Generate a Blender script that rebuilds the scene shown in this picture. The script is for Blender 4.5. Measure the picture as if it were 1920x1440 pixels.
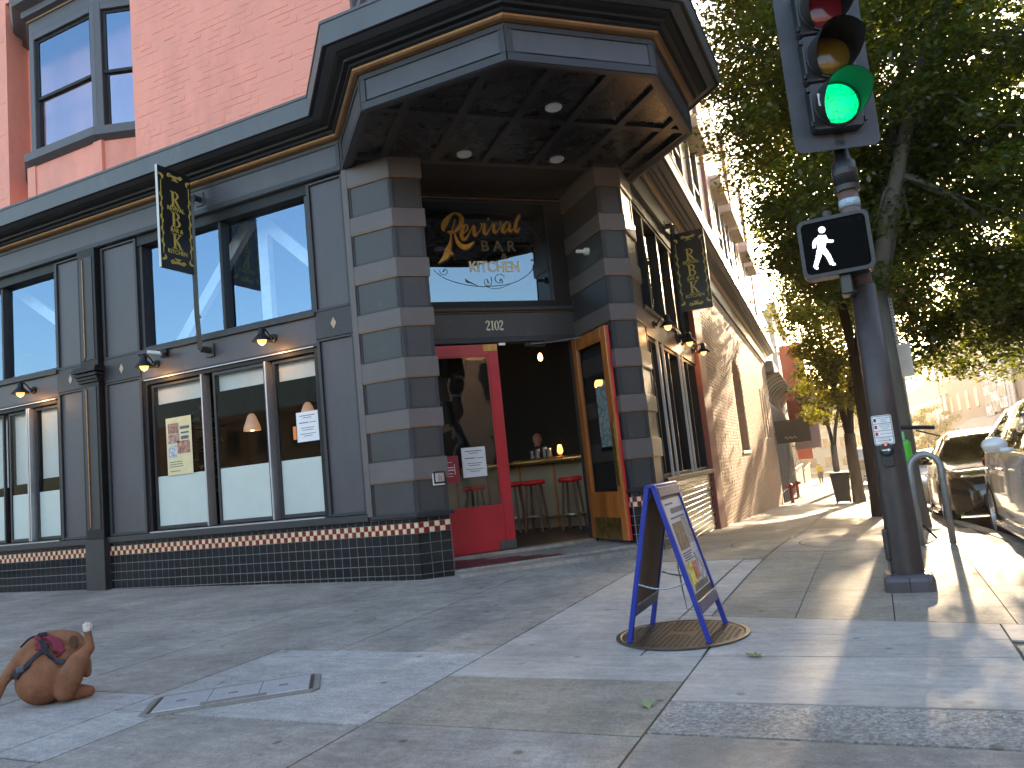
import bpy, bmesh, math, random
import numpy as np
from mathutils import Vector, Matrix
R=math.radians
for o in list(bpy.data.objects): bpy.data.objects.remove(o)
scn=bpy.context.scene
COL=scn.collection
# ------------------------------------------------------------------ camera, sky, sun, exposure
CAMP=(2.496,-7.3,.99)
def cam_basis(yaw,pitch,roll):
    cy,sy=math.cos(yaw),math.sin(yaw)
    f0=Vector((-sy,cy,0)); r0=Vector((cy,sy,0)); u0=Vector((0,0,1))
    fw=f0*math.cos(pitch)+u0*math.sin(pitch)
    u1=-f0*math.sin(pitch)+u0*math.cos(pitch)
    return r0*math.cos(roll)-u1*math.sin(roll), r0*math.sin(roll)+u1*math.cos(roll), fw
cr,cu,cf=cam_basis(R(24.5),R(6.84),R(5.80))
cd=bpy.data.cameras.new('camera'); cam=bpy.data.objects.new('camera',cd); COL.objects.link(cam)
cd.sensor_fit='HORIZONTAL'; cd.sensor_width=36; cd.lens=36*1447/1920; cd.clip_start=.05; cd.clip_end=3000
cam.matrix_world=Matrix(((cr.x,cu.x,-cf.x,CAMP[0]),(cr.y,cu.y,-cf.y,CAMP[1]),(cr.z,cu.z,-cf.z,CAMP[2]),(0,0,0,1)))
scn.camera=cam
SUN_AZ,SUN_EL=R(3.2),R(12.5)       # azimuth from +Y towards +X
wd=bpy.data.worlds.new('World'); scn.world=wd; wd.use_nodes=True
wn=wd.node_tree; sky=wn.nodes.new('ShaderNodeTexSky'); sky.sky_type='NISHITA'; sky.sun_disc=False
sky.sun_elevation=SUN_EL; sky.sun_rotation=SUN_AZ; sky.air_density=1.0; sky.dust_density=2.2; sky.ozone_density=.7
bg=wn.nodes['Background']; bg.inputs[1].default_value=.15; wn.links.new(sky.outputs[0],bg.inputs[0])
sd=bpy.data.lights.new('sun','SUN'); sd.energy=3.9; sd.angle=R(.53); sd.color=(1,.76,.48)
sun=bpy.data.objects.new('sun',sd); COL.objects.link(sun)
sdir=Vector((math.sin(SUN_AZ)*math.cos(SUN_EL),math.cos(SUN_AZ)*math.cos(SUN_EL),math.sin(SUN_EL)))
sun.rotation_euler=sdir.to_track_quat('Z','Y').to_euler(); sun.location=sdir*60
vs=scn.view_settings; vs.view_transform='Standard'; vs.look='None'; vs.gamma=1; vs.use_curve_mapping=False; vs.exposure=2.45
scn.render.engine='CYCLES'
scn.cycles.max_bounces=8; scn.cycles.transparent_max_bounces=16; scn.cycles.caustics_reflective=False; scn.cycles.caustics_refractive=False
scn.render.resolution_x=1024; scn.render.resolution_y=768
rnd=random.Random(7); HAZE=.0008
# ------------------------------------------------------------------ helpers
def ground(x,y):
    gx=-.010*(min(max(x,-40),1)+2.9); t=y-1.3
    gy=-.05*.5*(t+math.sqrt(t*t+1))
    if y>28: gy+=.0266*(y-28)
    if y<0: gy-=.008*min(-y,8)
    return gx+gy
class Fr:
    def __init__(s,o,u,v): s.o,s.u,s.v=Vector(o),Vector(u),Vector(v)
    def P(s,u,v,z): return s.o+s.u*u+s.v*v+Vector((0,0,z))
    def mat(s): return Matrix(((s.u.x,s.v.x,0,s.o.x),(s.u.y,s.v.y,0,s.o.y),(0,0,1,s.o.z),(0,0,0,1)))
S2=2**.5/2
LF=Fr((0,0,0),(1,0,0),(0,1,0))
CH=Fr((-2.12,0,0),(S2,S2,0),(-S2,S2,0))
TH=R(3.0)
RT=Fr((0,2.12,0),(-math.sin(TH),math.cos(TH),0),(-math.cos(TH),-math.sin(TH),0))
def frame_at(loc,rz): return Fr(loc,(math.cos(rz),math.sin(rz),0),(-math.sin(rz),math.cos(rz),0))
W0=LF
class MB:
    def __init__(s): s.v=[];s.f=[];s.m=[]
    def add(s,vs_,fs,mi=0):
        n=len(s.v); s.v+= [tuple(p) for p in vs_]; s.f+=[tuple(i+n for i in f) for f in fs]; s.m+=[mi]*len(fs); return s
    def box(s,a,b,c,d,e,f,fr=LF,mi=0):
        P=[fr.P(u,v,z) for z in (e,f) for v in (c,d) for u in (a,b)]
        return s.add(P,[(0,2,3,1),(4,5,7,6),(0,1,5,4),(2,6,7,3),(0,4,6,2),(1,3,7,5)],mi)
    def tile(s,a,b,c,d,e,f,ch,fr=LF,mi=0):
        "raised piece: front face at v=c (outward), back at v=d, chamfer ch"
        P=[fr.P(u,d,z) for z in (e,f) for u in (a,b)]+[fr.P(u,c+ch,z) for z in (e,f) for u in (a,b)]+[fr.P(u,c,z) for z in (e+ch,f-ch) for u in (a+ch,b-ch)]
        return s.add(P,[(0,1,5,4),(1,3,7,5),(3,2,6,7),(2,0,4,6),(4,5,9,8),(5,7,11,9),(7,6,10,11),(6,4,8,10),(8,9,11,10)],mi)
    def prism(s,poly,z0,z1,fr=LF,mi=0):
        n=len(poly); P=[fr.P(u,v,z0) for u,v in poly]+[fr.P(u,v,z1) for u,v in poly]
        F=[tuple(range(n))[::-1],tuple(range(n,2*n))]+[(i,(i+1)%n,n+(i+1)%n,n+i) for i in range(n)]
        return s.add(P,F,mi)
    def plate(s,poly,v0,v1,fr=LF,mi=0):
        "polygon in (u,z), extruded from v0 (front) to v1 (back); ccw seen from the front"
        n=len(poly); P=[fr.P(u,v0,z) for u,z in poly]+[fr.P(u,v1,z) for u,z in poly]
        return s.add(P,[tuple(range(n)),tuple(range(n,2*n))[::-1]]+[(i,n+i,n+(i+1)%n,(i+1)%n) for i in range(n)],mi)
    def quad(s,*P,mi=0): return s.add(P,[tuple(range(len(P)))],mi)
    def tube(s,pts,r,n=8,mi=0,cap=True):
        pts=[Vector(p) for p in pts]; k=len(pts); rs=r if isinstance(r,(list,tuple)) else [r]*k
        base=len(s.v); up=None
        for i,p in enumerate(pts):
            d=(pts[min(i+1,k-1)]-pts[max(i-1,0)])
            if d.length<1e-9: d=Vector((0,0,1))
            d.normalize()
            if up is None: up=Vector((0,0,1)) if abs(d.z)<.9 else Vector((1,0,0))
            x=d.cross(up).normalized(); up=x.cross(d).normalized()
            for j in range(n):
                a=2*math.pi*j/n; s.v.append(tuple(p+(x*math.cos(a)+up*math.sin(a))*rs[i]))
        for i in range(k-1):
            for j in range(n):
                a=base+i*n+j;b=base+i*n+(j+1)%n
                s.f.append((a,b,b+n,a+n)); s.m.append(mi)
        if cap:
            s.f.append(tuple(base+j for j in range(n))[::-1]); s.f.append(tuple(base+(k-1)*n+j for j in range(n))); s.m+=[mi,mi]
        return s
    def lathe(s,prof,c=(0,0,0),n=20,mi=0,M=None,arc=None):
        "profile [(r,z)] about z through c (or through matrix M)"
        base=len(s.v); k=len(prof); c=Vector(c)
        for r,z in prof:
            for j in range(n):
                a=2*math.pi*j/n; p=Vector((r*math.cos(a),r*math.sin(a),z))
                s.v.append(tuple((M@p) if M else (c+p)))
        for i in range(k-1):
            for j in range(n):
                a=base+i*n+j;b=base+i*n+(j+1)%n; s.f.append((a,b,b+n,a+n)); s.m.append(mi)
        if prof[0][0]>1e-6: s.f.append(tuple(base+j for j in range(n))[::-1]); s.m.append(mi)
        if prof[-1][0]>1e-6: s.f.append(tuple(base+(k-1)*n+j for j in range(n))); s.m.append(mi)
        return s
    def sweep(s,path,prof,mi=0,closed=False):
        "path: plan polyline, outward on the right-hand side; prof [(out,z)]"
        n=len(path); dirs=[(Vector(path[i+1])-Vector(path[i])).normalized() for i in range(n-1)]
        base=len(s.v); k=len(prof)
        for i in range(n):
            a=dirs[max(i-1,0)]; b=dirs[min(i,n-2)]
            na=Vector((a.y,-a.x)); nb=Vector((b.y,-b.x)); m=(na+nb)/(1+na.dot(nb))
            for o,z in prof:
                q=Vector(path[i])+m*o; s.v.append((q.x,q.y,z))
        for i in range(n-1):
            for j in range(k-1):
                a=base+i*k+j; s.f.append((a,a+k,a+k+1,a+1)); s.m.append(mi)
        for i in (0,n-1):
            F=tuple(base+i*k+j for j in range(k)); s.f.append(F if i==0 else F[::-1]); s.m.append(mi)
        return s
    def ribbon(s,pts,v0,v1,fr=LF,mi=0,sub=4):
        "varying width stroke in (u,z,w), thickness v0..v1, smoothed"
        P=[Vector(p) for p in pts]; Q=[]
        for i in range(len(P)-1):
            p0=P[max(i-1,0)];p1=P[i];p2=P[i+1];p3=P[min(i+2,len(P)-1)]
            for t in range(sub):
                t/=sub; Q.append(.5*((2*p1)+(p2-p0)*t+(2*p0-5*p1+4*p2-p3)*t*t+(3*p1-p0-3*p2+p3)*t**3))
        Q.append(P[-1]); n=len(Q); base=len(s.v)
        for i,q in enumerate(Q):
            d=Q[min(i+1,n-1)]-Q[max(i-1,0)]; L=math.hypot(d.x,d.y) or 1; nx,nz=-d.y/L,d.x/L; w=max(q.z,.0008)/2
            for (sg,v) in ((1,v0),(-1,v0),(1,v1),(-1,v1)):
                s.v.append(tuple(fr.P(q.x+nx*w*sg,v,q.y+nz*w*sg)))
        for i in range(n-1):
            a=base+4*i;b=a+4
            s.f+=[(a,a+1,b+1,b),(a+2,b+2,b+3,a+3),(a,b,b+2,a+2),(a+1,a+3,b+3,b+1)]; s.m+=[mi]*4
        return s
    def build(s,name,mat,parent=None,bevel=0,smooth=False,label=None,kind=None,cat=None,group=None,seg=1):
        loc=Vector((0,0,0))
        if parent is not None: loc=wloc(parent)
        me=bpy.data.meshes.new(name); me.from_pydata([(a-loc.x,b-loc.y,c-loc.z) for a,b,c in s.v],[],s.f)
        mats=mat if isinstance(mat,(list,tuple)) else [mat]
        for m in mats: me.materials.append(m)
        if len(mats)>1: me.polygons.foreach_set('material_index',s.m)
        if smooth: me.polygons.foreach_set('use_smooth',[True]*len(me.polygons))
        me.update()
        o=bpy.data.objects.new(name,me); COL.objects.link(o)
        if parent is not None: o.parent=parent
        if bevel:
            b=o.modifiers.new('bevel','BEVEL'); b.width=bevel; b.segments=seg; b.limit_method='ANGLE'; b.angle_limit=R(40)
        if smooth=='angle': pass
        tag(o,label,cat,group,kind); return o
def wloc(o):
    p=Vector(o.location)
    while o.parent is not None: o=o.parent; p+=Vector(o.location)
    return p
def tag(o,label=None,cat=None,group=None,kind=None):
    if label: o['label']=label
    if cat: o['category']=cat
    if group: o['group']=group
    if kind: o['kind']=kind
    return o
def thing(name,label,cat,loc=(0,0,0),group=None,rz=0):
    o=bpy.data.objects.new(name,None); COL.objects.link(o); o.location=loc; o.rotation_euler=(0,0,rz); o.empty_display_size=.1
    return tag(o,label,cat,group)
def inst(name,me,parent,loc,mat=None):
    "object sharing mesh data, placed at world loc (unrotated parents)"
    o=bpy.data.objects.new(name,me); COL.objects.link(o); o.parent=parent; o.location=Vector(loc)-(wloc(parent) if parent else Vector((0,0,0)))
    return o
def copy_tree(o,parent=None):
    c=o.copy(); COL.objects.link(c); c.parent=parent
    for ch in list(o.children): copy_tree(ch,c)
    return c
def place(m,fr,origin): return m
def text_mesh(s,body,size,fr,u,z,v,depth=.002,off=0,shear=0,xs=1.0,mi=0,align='CENTER'):
    "built-in font text as mesh in plane (u,z)"
    cu_=bpy.data.curves.new('t','FONT'); cu_.body=body; cu_.size=size; cu_.align_x=align; cu_.align_y='CENTER'; cu_.offset=off; cu_.shear=shear; cu_.resolution_u=3
    cu_.extrude=depth
    ob=bpy.data.objects.new('t',cu_); COL.objects.link(ob)
    dg=bpy.context.evaluated_depsgraph_get(); me=bpy.data.meshes.new_from_object(ob.evaluated_get(dg))
    V=[fr.P(u+p.co.x*xs,v-p.co.z,z+p.co.y) for p in me.vertices]; F=[tuple(p.vertices) for p in me.polygons]
    s.add(V,F,mi); bpy.data.objects.remove(ob); bpy.data.meshes.remove(me); bpy.data.curves.remove(cu_)
    return s
# ------------------------------------------------------------------ materials
MATS={}
def mat(name,col,rough=.6,metal=0,var=.12,scale=6,bump=0,bscale=60,emit=None,es=0,coat=0,spec=.5,dirt=None,stretch=(1,1,1),coords='Object',led=0):
    if name in MATS: return MATS[name]
    m=bpy.data.materials.new(name); m.use_nodes=True; nt=m.node_tree; b=nt.nodes['Principled BSDF']
    b.inputs['Roughness'].default_value=rough; b.inputs['Metallic'].default_value=metal; b.inputs['Specular IOR Level'].default_value=spec
    b.inputs['Coat Weight'].default_value=coat; b.inputs['Coat Roughness'].default_value=.05
    tc=nt.nodes.new('ShaderNodeTexCoord'); mp=nt.nodes.new('ShaderNodeMapping'); nt.links.new(tc.outputs[coords],mp.inputs[0]); mp.inputs['Scale'].default_value=stretch
    if var:
        n1=nt.nodes.new('ShaderNodeTexNoise'); n1.inputs['Scale'].default_value=scale; n1.inputs['Detail'].default_value=6; n1.inputs['Roughness'].default_value=.65
        nt.links.new(mp.outputs[0],n1.inputs['Vector'])
        mr=nt.nodes.new('ShaderNodeMapRange'); mr.inputs[1].default_value=.3; mr.inputs[2].default_value=.7; mr.inputs[3].default_value=1-var; mr.inputs[4].default_value=1+var
        nt.links.new(n1.outputs[0],mr.inputs[0])
        mx=nt.nodes.new('ShaderNodeMix'); mx.data_type='RGBA'; mx.blend_type='MULTIPLY'; mx.inputs[0].default_value=1
        mx.inputs[6].default_value=(*col,1); nt.links.new(mr.outputs[0],mx.inputs[7]); out=mx.outputs[2]
        if dirt:
            n2=nt.nodes.new('ShaderNodeTexNoise'); n2.inputs['Scale'].default_value=dirt[1]; n2.inputs['Detail'].default_value=8; n2.inputs['Roughness'].default_value=.7
            nt.links.new(mp.outputs[0],n2.inputs['Vector'])
            rp=nt.nodes.new('ShaderNodeMapRange'); rp.inputs[1].default_value=dirt[2]; rp.inputs[2].default_value=dirt[2]+.12; rp.inputs[3].default_value=0; rp.inputs[4].default_value=dirt[3]
            nt.links.new(n2.outputs[0],rp.inputs[0])
            m2=nt.nodes.new('ShaderNodeMix'); m2.data_type='RGBA'; nt.links.new(rp.outputs[0],m2.inputs[0]); nt.links.new(out,m2.inputs[6]); m2.inputs[7].default_value=(*dirt[0],1); out=m2.outputs[2]
        nt.links.new(out,b.inputs['Base Color'])
        rr=nt.nodes.new('ShaderNodeMapRange'); rr.inputs[3].default_value=max(.02,rough-.08); rr.inputs[4].default_value=min(1,rough+.08); nt.links.new(n1.outputs[0],rr.inputs[0]); nt.links.new(rr.outputs[0],b.inputs['Roughness'])
    else: b.inputs['Base Color'].default_value=(*col,1)
    if bump:
        n3=nt.nodes.new('ShaderNodeTexNoise'); n3.inputs['Scale'].default_value=bscale; n3.inputs['Detail'].default_value=4; nt.links.new(mp.outputs[0],n3.inputs['Vector'])
        bp=nt.nodes.new('ShaderNodeBump'); bp.inputs['Strength'].default_value=bump; bp.inputs['Distance'].default_value=.01; nt.links.new(n3.outputs[0],bp.inputs['Height']); nt.links.new(bp.outputs[0],b.inputs['Normal'])
    if emit: b.inputs['Emission Color'].default_value=(*emit,1); b.inputs['Emission Strength'].default_value=es
    if emit and led:
        vt=nt.nodes.new('ShaderNodeTexVoronoi'); vt.inputs['Scale'].default_value=led; nt.links.new(tc.outputs[coords],vt.inputs['Vector']); er=nt.nodes.new('ShaderNodeMapRange'); er.inputs[1].default_value=.25; er.inputs[2].default_value=.75; er.inputs[3].default_value=es*1.5; er.inputs[4].default_value=es*.30; nt.links.new(vt.outputs['Distance'],er.inputs[0]); nt.links.new(er.outputs[0],b.inputs['Emission Strength'])
    MATS[name]=m; return m
def glass(name,tint=(1,1,1),ior=1.5,boost=0.0,rough=0,wave=0,refl=(1,1,1)):
    if name in MATS: return MATS[name]
    m=bpy.data.materials.new(name); m.use_nodes=True; nt=m.node_tree; nt.nodes.remove(nt.nodes['Principled BSDF']); out=nt.nodes['Material Output']
    tr=nt.nodes.new('ShaderNodeBsdfTransparent'); tr.inputs[0].default_value=(*tint,1); gl=nt.nodes.new('ShaderNodeBsdfGlossy'); gl.inputs['Roughness'].default_value=rough; gl.inputs[0].default_value=(*refl,1)
    fr=nt.nodes.new('ShaderNodeFresnel'); fr.inputs[0].default_value=ior; mx=nt.nodes.new('ShaderNodeMixShader')
    ge=nt.nodes.new('ShaderNodeNewGeometry'); bf=nt.nodes.new('ShaderNodeMath'); bf.operation='SUBTRACT'; bf.inputs[0].default_value=1; nt.links.new(ge.outputs['Backfacing'],bf.inputs[1]); mu=nt.nodes.new('ShaderNodeMath'); mu.operation='MULTIPLY'; nt.links.new(bf.outputs[0],mu.inputs[1]); ad=nt.nodes.new('ShaderNodeMath'); ad.operation='ADD'; ad.inputs[1].default_value=boost; ad.use_clamp=True
    nt.links.new(fr.outputs[0],ad.inputs[0]); nt.links.new(ad.outputs[0],mu.inputs[0]); nt.links.new(mu.outputs[0],mx.inputs[0]); nt.links.new(tr.outputs[0],mx.inputs[1]); nt.links.new(gl.outputs[0],mx.inputs[2]); nt.links.new(mx.outputs[0],out.inputs[0])
    if wave:
        tc=nt.nodes.new('ShaderNodeTexCoord'); n3=nt.nodes.new('ShaderNodeTexNoise'); n3.inputs['Scale'].default_value=2.2; n3.inputs['Detail'].default_value=1; nt.links.new(tc.outputs['Object'],n3.inputs['Vector'])
        bp=nt.nodes.new('ShaderNodeBump'); bp.inputs['Strength'].default_value=wave; bp.inputs['Distance'].default_value=.02; nt.links.new(n3.outputs[0],bp.inputs['Height']); nt.links.new(bp.outputs[0],gl.inputs['Normal'])
    MATS[name]=m; return m
M_panel=mat('grey_panel_paint',(.060,.057,.066),.45,var=.18,scale=2.5,stretch=(1,1,.35),dirt=((.085,.083,.095),1.6,.58,.6))
M_trim=mat('slate_trim_paint',(.021,.022,.026),.5,var=.12,scale=4)
M_dark=mat('near_black_paint',(.007,.007,.009),.5,spec=.3,var=.15,scale=5)
M_band=mat('warm_grey_band_paint',(.112,.092,.088),.5,var=.10,scale=3,dirt=((.135,.115,.11),3,.58,.6))
M_inset=mat('blue_grey_inset_paint',(.036,.036,.037),.45,var=.14,scale=4,dirt=((.06,.064,.062),5,.58,.6))
M_gold=mat('gold_line_paint',(.25,.125,.045),.4,.35,var=.2,scale=8)
M_corn=mat('weathered_cornice_paint',(.088,.094,.10),.5,var=.15,scale=3,stretch=(1,1,.2),dirt=((.18,.18,.18),2.4,.58,.5))
M_pink=mat('salmon_wall_paint',(.84,.315,.225),.6,var=.10,scale=1.6,bump=.15,bscale=40,dirt=((.70,.245,.17),1.3,.52,.6),stretch=(1,1,.45))
M_ptrim=mat('bay_trim_paint',(.085,.083,.095),.5,var=.12,scale=3)
M_tile=mat('black_glazed_tile',(.010,.010,.011),.10,var=.3,scale=9,spec=.6)
M_cream=mat('cream_glazed_tile',(.75,.55,.33),.2,var=.12,scale=14)
M_maroon=mat('maroon_glazed_tile',(.17,.012,.022),.2,var=.25,scale=14)
M_grout=mat('grey_grout',(.19,.19,.19),.9,var=.2,scale=20)
M_tbrick=mat('tan_brick',(.50,.31,.20),.75,var=.22,scale=7,bump=.4,bscale=90,dirt=((.30,.18,.13),2,.56,.5))
M_mortar=mat('brick_mortar',(.46,.33,.24),.9,var=.2,scale=9)
M_rpil=mat('dusty_red_pilaster_paint',(.27,.085,.065),.6,var=.12,scale=4)
M_stone=mat('tan_stucco',(.46,.36,.29),.7,var=.12,scale=3,bump=.2,bscale=30)
M_red=mat('red_door_paint',(.47,.013,.026),.32,var=.12,scale=3,coat=.2)
M_wood=mat('varnished_wood',(.36,.11,.020),.34,var=.5,scale=5,stretch=(1,1,.12),coat=.3,dirt=((.14,.045,.012),9,.55,.7))
M_brass=mat('aged_brass',(.33,.20,.06),.35,.85,var=.5,scale=14)
M_steel=mat('brushed_steel',(.55,.55,.56),.32,1,var=.1)
M_alu=mat('aluminium_track',(.40,.41,.43),.4,.6,var=.1)
M_white=mat('white_paint',(.78,.78,.76),.5,var=.05)
M_blind=mat('roller_blind',(.62,.61,.55),.8,var=.06,scale=3)
M_frost=mat('frosted_film',(.50,.56,.52),.35,var=.06,scale=2)
M_glass=glass('window_glass',(.92,.94,.95),1.16,.0,wave=.05)
M_sky_glass=glass('sky_tinted_window_glass',(.88,.92,.95),1.55,.20,wave=.04,refl=(.46,.70,1))  # blue of the mirrored sky is put into the reflection colour
M_door_glass=glass('old_door_glass',(.80,.82,.83),1.5,.05,wave=.3)
M_black=mat('black_metal',(.012,.012,.013),.4,.3,var=.15)
M_lit=mat('lit_bulb',(.9,.5,.2),.4,var=0,emit=(1,.42,.10),es=3.5)
M_bulbg=mat('amber_lamp_glass',(.85,.5,.25),.15,var=0,emit=(1,.40,.10),es=.55)
M_black_board=mat('black_sign_board',(.012,.012,.014),.35,var=.2)
M_goldleaf=mat('gold_leaf',(.56,.36,.06),.32,.55,var=.25,scale=20)
M_signgold=mat('sign_gold_paint',(.62,.48,.10),.45,var=.2,scale=30)
# ------------------------------------------------------------------ ground, pavement, road
def conc(name,col,speck=.18,stain=.25,rough=.8,agg=0,spot=.6,aggscale=120):
    m=bpy.data.materials.new(name); m.use_nodes=True; nt=m.node_tree; b=nt.nodes['Principled BSDF']; N=nt.nodes.new; L=nt.links.new
    tc=N('ShaderNodeTexCoord')
    def noise(sc,det=6,ro=.6,st=None):
        n=N('ShaderNodeTexNoise'); n.inputs['Scale'].default_value=sc; n.inputs['Detail'].default_value=det; n.inputs['Roughness'].default_value=ro
        if st:
            mp=N('ShaderNodeMapping'); mp.inputs['Scale'].default_value=st; L(tc.outputs['Object'],mp.inputs[0]); L(mp.outputs[0],n.inputs['Vector'])
        else: L(tc.outputs['Object'],n.inputs['Vector'])
        return n.outputs[0]
    def mr(src,a,b_,c,d):
        r=N('ShaderNodeMapRange'); r.inputs[1].default_value=a; r.inputs[2].default_value=b_; r.inputs[3].default_value=c; r.inputs[4].default_value=d; L(src,r.inputs[0]); return r.outputs[0]
    def mul(a,b_):
        x=N('ShaderNodeMath'); x.operation='MULTIPLY'; L(a,x.inputs[0]); L(b_,x.inputs[1]); return x.outputs[0]
    f=mr(noise(1.1,5),.3,.7,1-stain*1.25,1+stain*.7)
    f=mul(f,mr(noise(aggscale,3,.7),.3,.7,1-speck,1+speck)); f=mul(f,mr(noise(34,4,.7),.3,.7,1-speck*.6,1+speck*.6)); f=mul(f,mr(noise(9,5,.7),.3,.7,1-stain*.8,1+stain*.5))
    f=mul(f,mr(noise(3.0,8,.75,(1,5,1)),.35,.7,1.10,.78))
    f=mul(f,mr(noise(430,2),.35,.65,1-speck*.7,1+speck*.7))
    if agg:
        v=N('ShaderNodeTexVoronoi'); v.inputs['Scale'].default_value=agg; L(tc.outputs['Object'],v.inputs['Vector'])
        bw=N('ShaderNodeRGBToBW'); L(v.outputs['Color'],bw.inputs[0]); f=mul(f,mr(bw.outputs[0],.15,.85,.62,1.32))
    # old gum spots
    v2=N('ShaderNodeTexVoronoi'); v2.voronoi_dimensions='2D'; v2.inputs['Scale'].default_value=1.25; v2.inputs['Randomness'].default_value=1; L(tc.outputs['Object'],v2.inputs['Vector'])
    f=mul(f,mr(v2.outputs['Distance'],.018,.034,1-spot*.8,1))
    v3=N('ShaderNodeTexVoronoi'); v3.voronoi_dimensions='2D'; v3.inputs['Scale'].default_value=2.6; L(tc.outputs['Object'],v3.inputs['Vector'])
    f=mul(f,mr(v3.outputs['Distance'],.02,.06,1-spot*.3,1))
    mx=N('ShaderNodeMix'); mx.data_type='RGBA'; mx.blend_type='MULTIPLY'; mx.inputs[0].default_value=1; mx.inputs[6].default_value=(*col,1); L(f,mx.inputs[7])
    m2=N('ShaderNodeMix'); m2.data_type='RGBA'; m2.inputs[7].default_value=(col[0]*.95,col[1]*.82,col[2]*.66,1); L(mx.outputs[2],m2.inputs[6]); L(mr(noise(.6,4),.5,.75,0,.5),m2.inputs[0])
    L(m2.outputs[2],b.inputs['Base Color'])
    b.inputs['Roughness'].default_value=rough; b.inputs['Specular IOR Level'].default_value=.35
    bp=N('ShaderNodeBump'); bp.inputs['Strength'].default_value=.35; bp.inputs['Distance'].default_value=.006; L(noise(160,3),bp.inputs['Height']); L(bp.outputs[0],b.inputs['Normal'])
    MATS[name]=m; return m
M_cdark=conc('old_grey_concrete',(.34,.30,.265),.26,.30)
M_clight=conc('pale_smooth_concrete',(.45,.405,.37),.12,.20,spot=.45)
M_cpatch=conc('pale_patch_concrete',(.42,.39,.37),.28,.2)
M_cagg=conc('exposed_aggregate',(.33,.305,.28),.35,.2,agg=75)
M_ctan=conc('scored_tan_concrete',(.31,.27,.22),.22,.25,aggscale=60)
M_cbrown=conc('worn_brown_concrete',(.30,.26,.21),.22,.25)
M_joint=mat('pavement_joint_dirt',(.05,.047,.043),.95,var=.3,scale=20)
M_asph=conc('asphalt',(.055,.054,.053),.35,.2,agg=90)
M_kerb=conc('kerb_concrete',(.36,.33,.28),.2,.25)
def G(x,y): return ground(x,y)+.004
def sheet(name,xs,ys,m,dz=0,parent=None,kind='structure'):
    b=MB(); n=len(xs)
    V=[(x,y,ground(x,y)+dz) for y in ys for x in xs]
    F=[(j*n+i,j*n+i+1,(j+1)*n+i+1,(j+1)*n+i) for j in range(len(ys)-1) for i in range(n-1)]
    b.add(V,F); return b.build(name,m,parent,kind=kind,smooth=True)
def lin(a,b,n): return [a+(b-a)*i/n for i in range(n+1)]
gx=[-600,-300,-120,-60]+lin(-30,30,20)+[60,120,300,600]; gy=[-600,-300,-150,-80,-60,-40]+lin(-20,60,40)+[80,110,160,250,400,700]
sheet('ground',gx,gy,mat('far_ground',(.12,.11,.10),.9,scale=.3),-.35)
def xc(y): return 3.5-.0524*(y-1)
def strip(name,a0,a1,ys,m,dz,parent=None,kind='structure',na=4):
    b=MB(); A_=lin(a0,a1,na); n=len(A_)
    V=[(xc(y)+a,y,ground(xc(y)+min(a,0),y)+dz) for y in ys for a in A_]
    F=[(j*n+i,j*n+i+1,(j+1)*n+i+1,(j+1)*n+i) for j in range(len(ys)-1) for i in range(n-1)]
    return b.add(V,F).build(name,m,parent,kind=kind,smooth=True)
YS=lin(-9,30,52)+lin(33,160,24)
SW=strip('sidewalk',-34,0,YS,M_joint,-.004,na=40)
strip('road',.15,10.8,YS,M_asph,-.13,na=6)
strip('far_sidewalk',10.95,16.5,YS,M_cbrown,0,na=3)
sheet('crossing_road',lin(-60,60,24),lin(-36,-9,8),M_asph,-.12)
sheet('plaza_pavement',lin(-60,60,24),lin(-60,-36,6),M_cdark,0)
def kerb(name,a,sg,ys):
    b=MB(); V=[];F=[]
    for y in ys:
        x=xc(y)+a; z=ground(xc(y),y)
        V+=[(x-sg*.002,y,z-.02),(x,y,z+.006),(x+sg*.13,y,z+.006),(x+sg*.15,y,z-.01),(x+sg*.165,y,z-.14)]
    for j in range(len(ys)-1):
        for i in range(4): F.append((j*5+i,j*5+i+1,(j+1)*5+i+1,(j+1)*5+i))
    return b.add(V,F).build(name,M_kerb,kind='structure')
kerb('kerb',0,1,YS); kerb('kerb',10.95,-1,YS)
def slab(x0,x1,y0,y1,m,skew=0,gap=.006):
    b=MB(); nx=max(1,int((x1-x0)/.8)); ny=max(1,int((y1-y0)/.8))
    X=lin(x0+gap,x1-gap,nx); Y=lin(y0+gap,y1-gap,ny); n=nx+1
    f=lambda x,y:(x,y+skew*(x-x0),G(x,y))
    V=[f(x,y) for y in Y for x in X]; F=[(j*n+i,j*n+i+1,(j+1)*n+i+1,(j+1)*n+i) for j in range(ny) for i in range(nx)]
    b.add(V,F)
    for (ax,ay,bx,by) in ((X[0],Y[0],X[-1],Y[0]),(X[-1],Y[0],X[-1],Y[-1]),(X[-1],Y[-1],X[0],Y[-1]),(X[0],Y[-1],X[0],Y[0])):
        p=f(ax,ay);q=f(bx,by); b.quad((p[0],p[1],p[2]-.012),(q[0],q[1],q[2]-.012),q,p)
    return b.build('slab',m,SW)
def qslab(P,m,nx=2,ny=2):
    b=MB(); V=[]
    for j in range(ny+1):
        for i in range(nx+1):
            s,t=i/nx,j/ny; x=(P[0][0]*(1-s)+P[1][0]*s)*(1-t)+(P[3][0]*(1-s)+P[2][0]*s)*t; y=(P[0][1]*(1-s)+P[1][1]*s)*(1-t)+(P[3][1]*(1-s)+P[2][1]*s)*t; V.append((x,y,G(x,y)))
    n=nx+1; b.add(V,[(j*n+i,j*n+i+1,(j+1)*n+i+1,(j+1)*n+i) for j in range(ny) for i in range(nx)])
    for k in range(4):
        p=V[[0,nx,n*ny+nx,n*ny][k]]; q=V[[0,nx,n*ny+nx,n*ny][(k+1)%4]]; b.quad((p[0],p[1],p[2]-.012),(q[0],q[1],q[2]-.012),q,p)
    return b.build('slab',m,SW)
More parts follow.
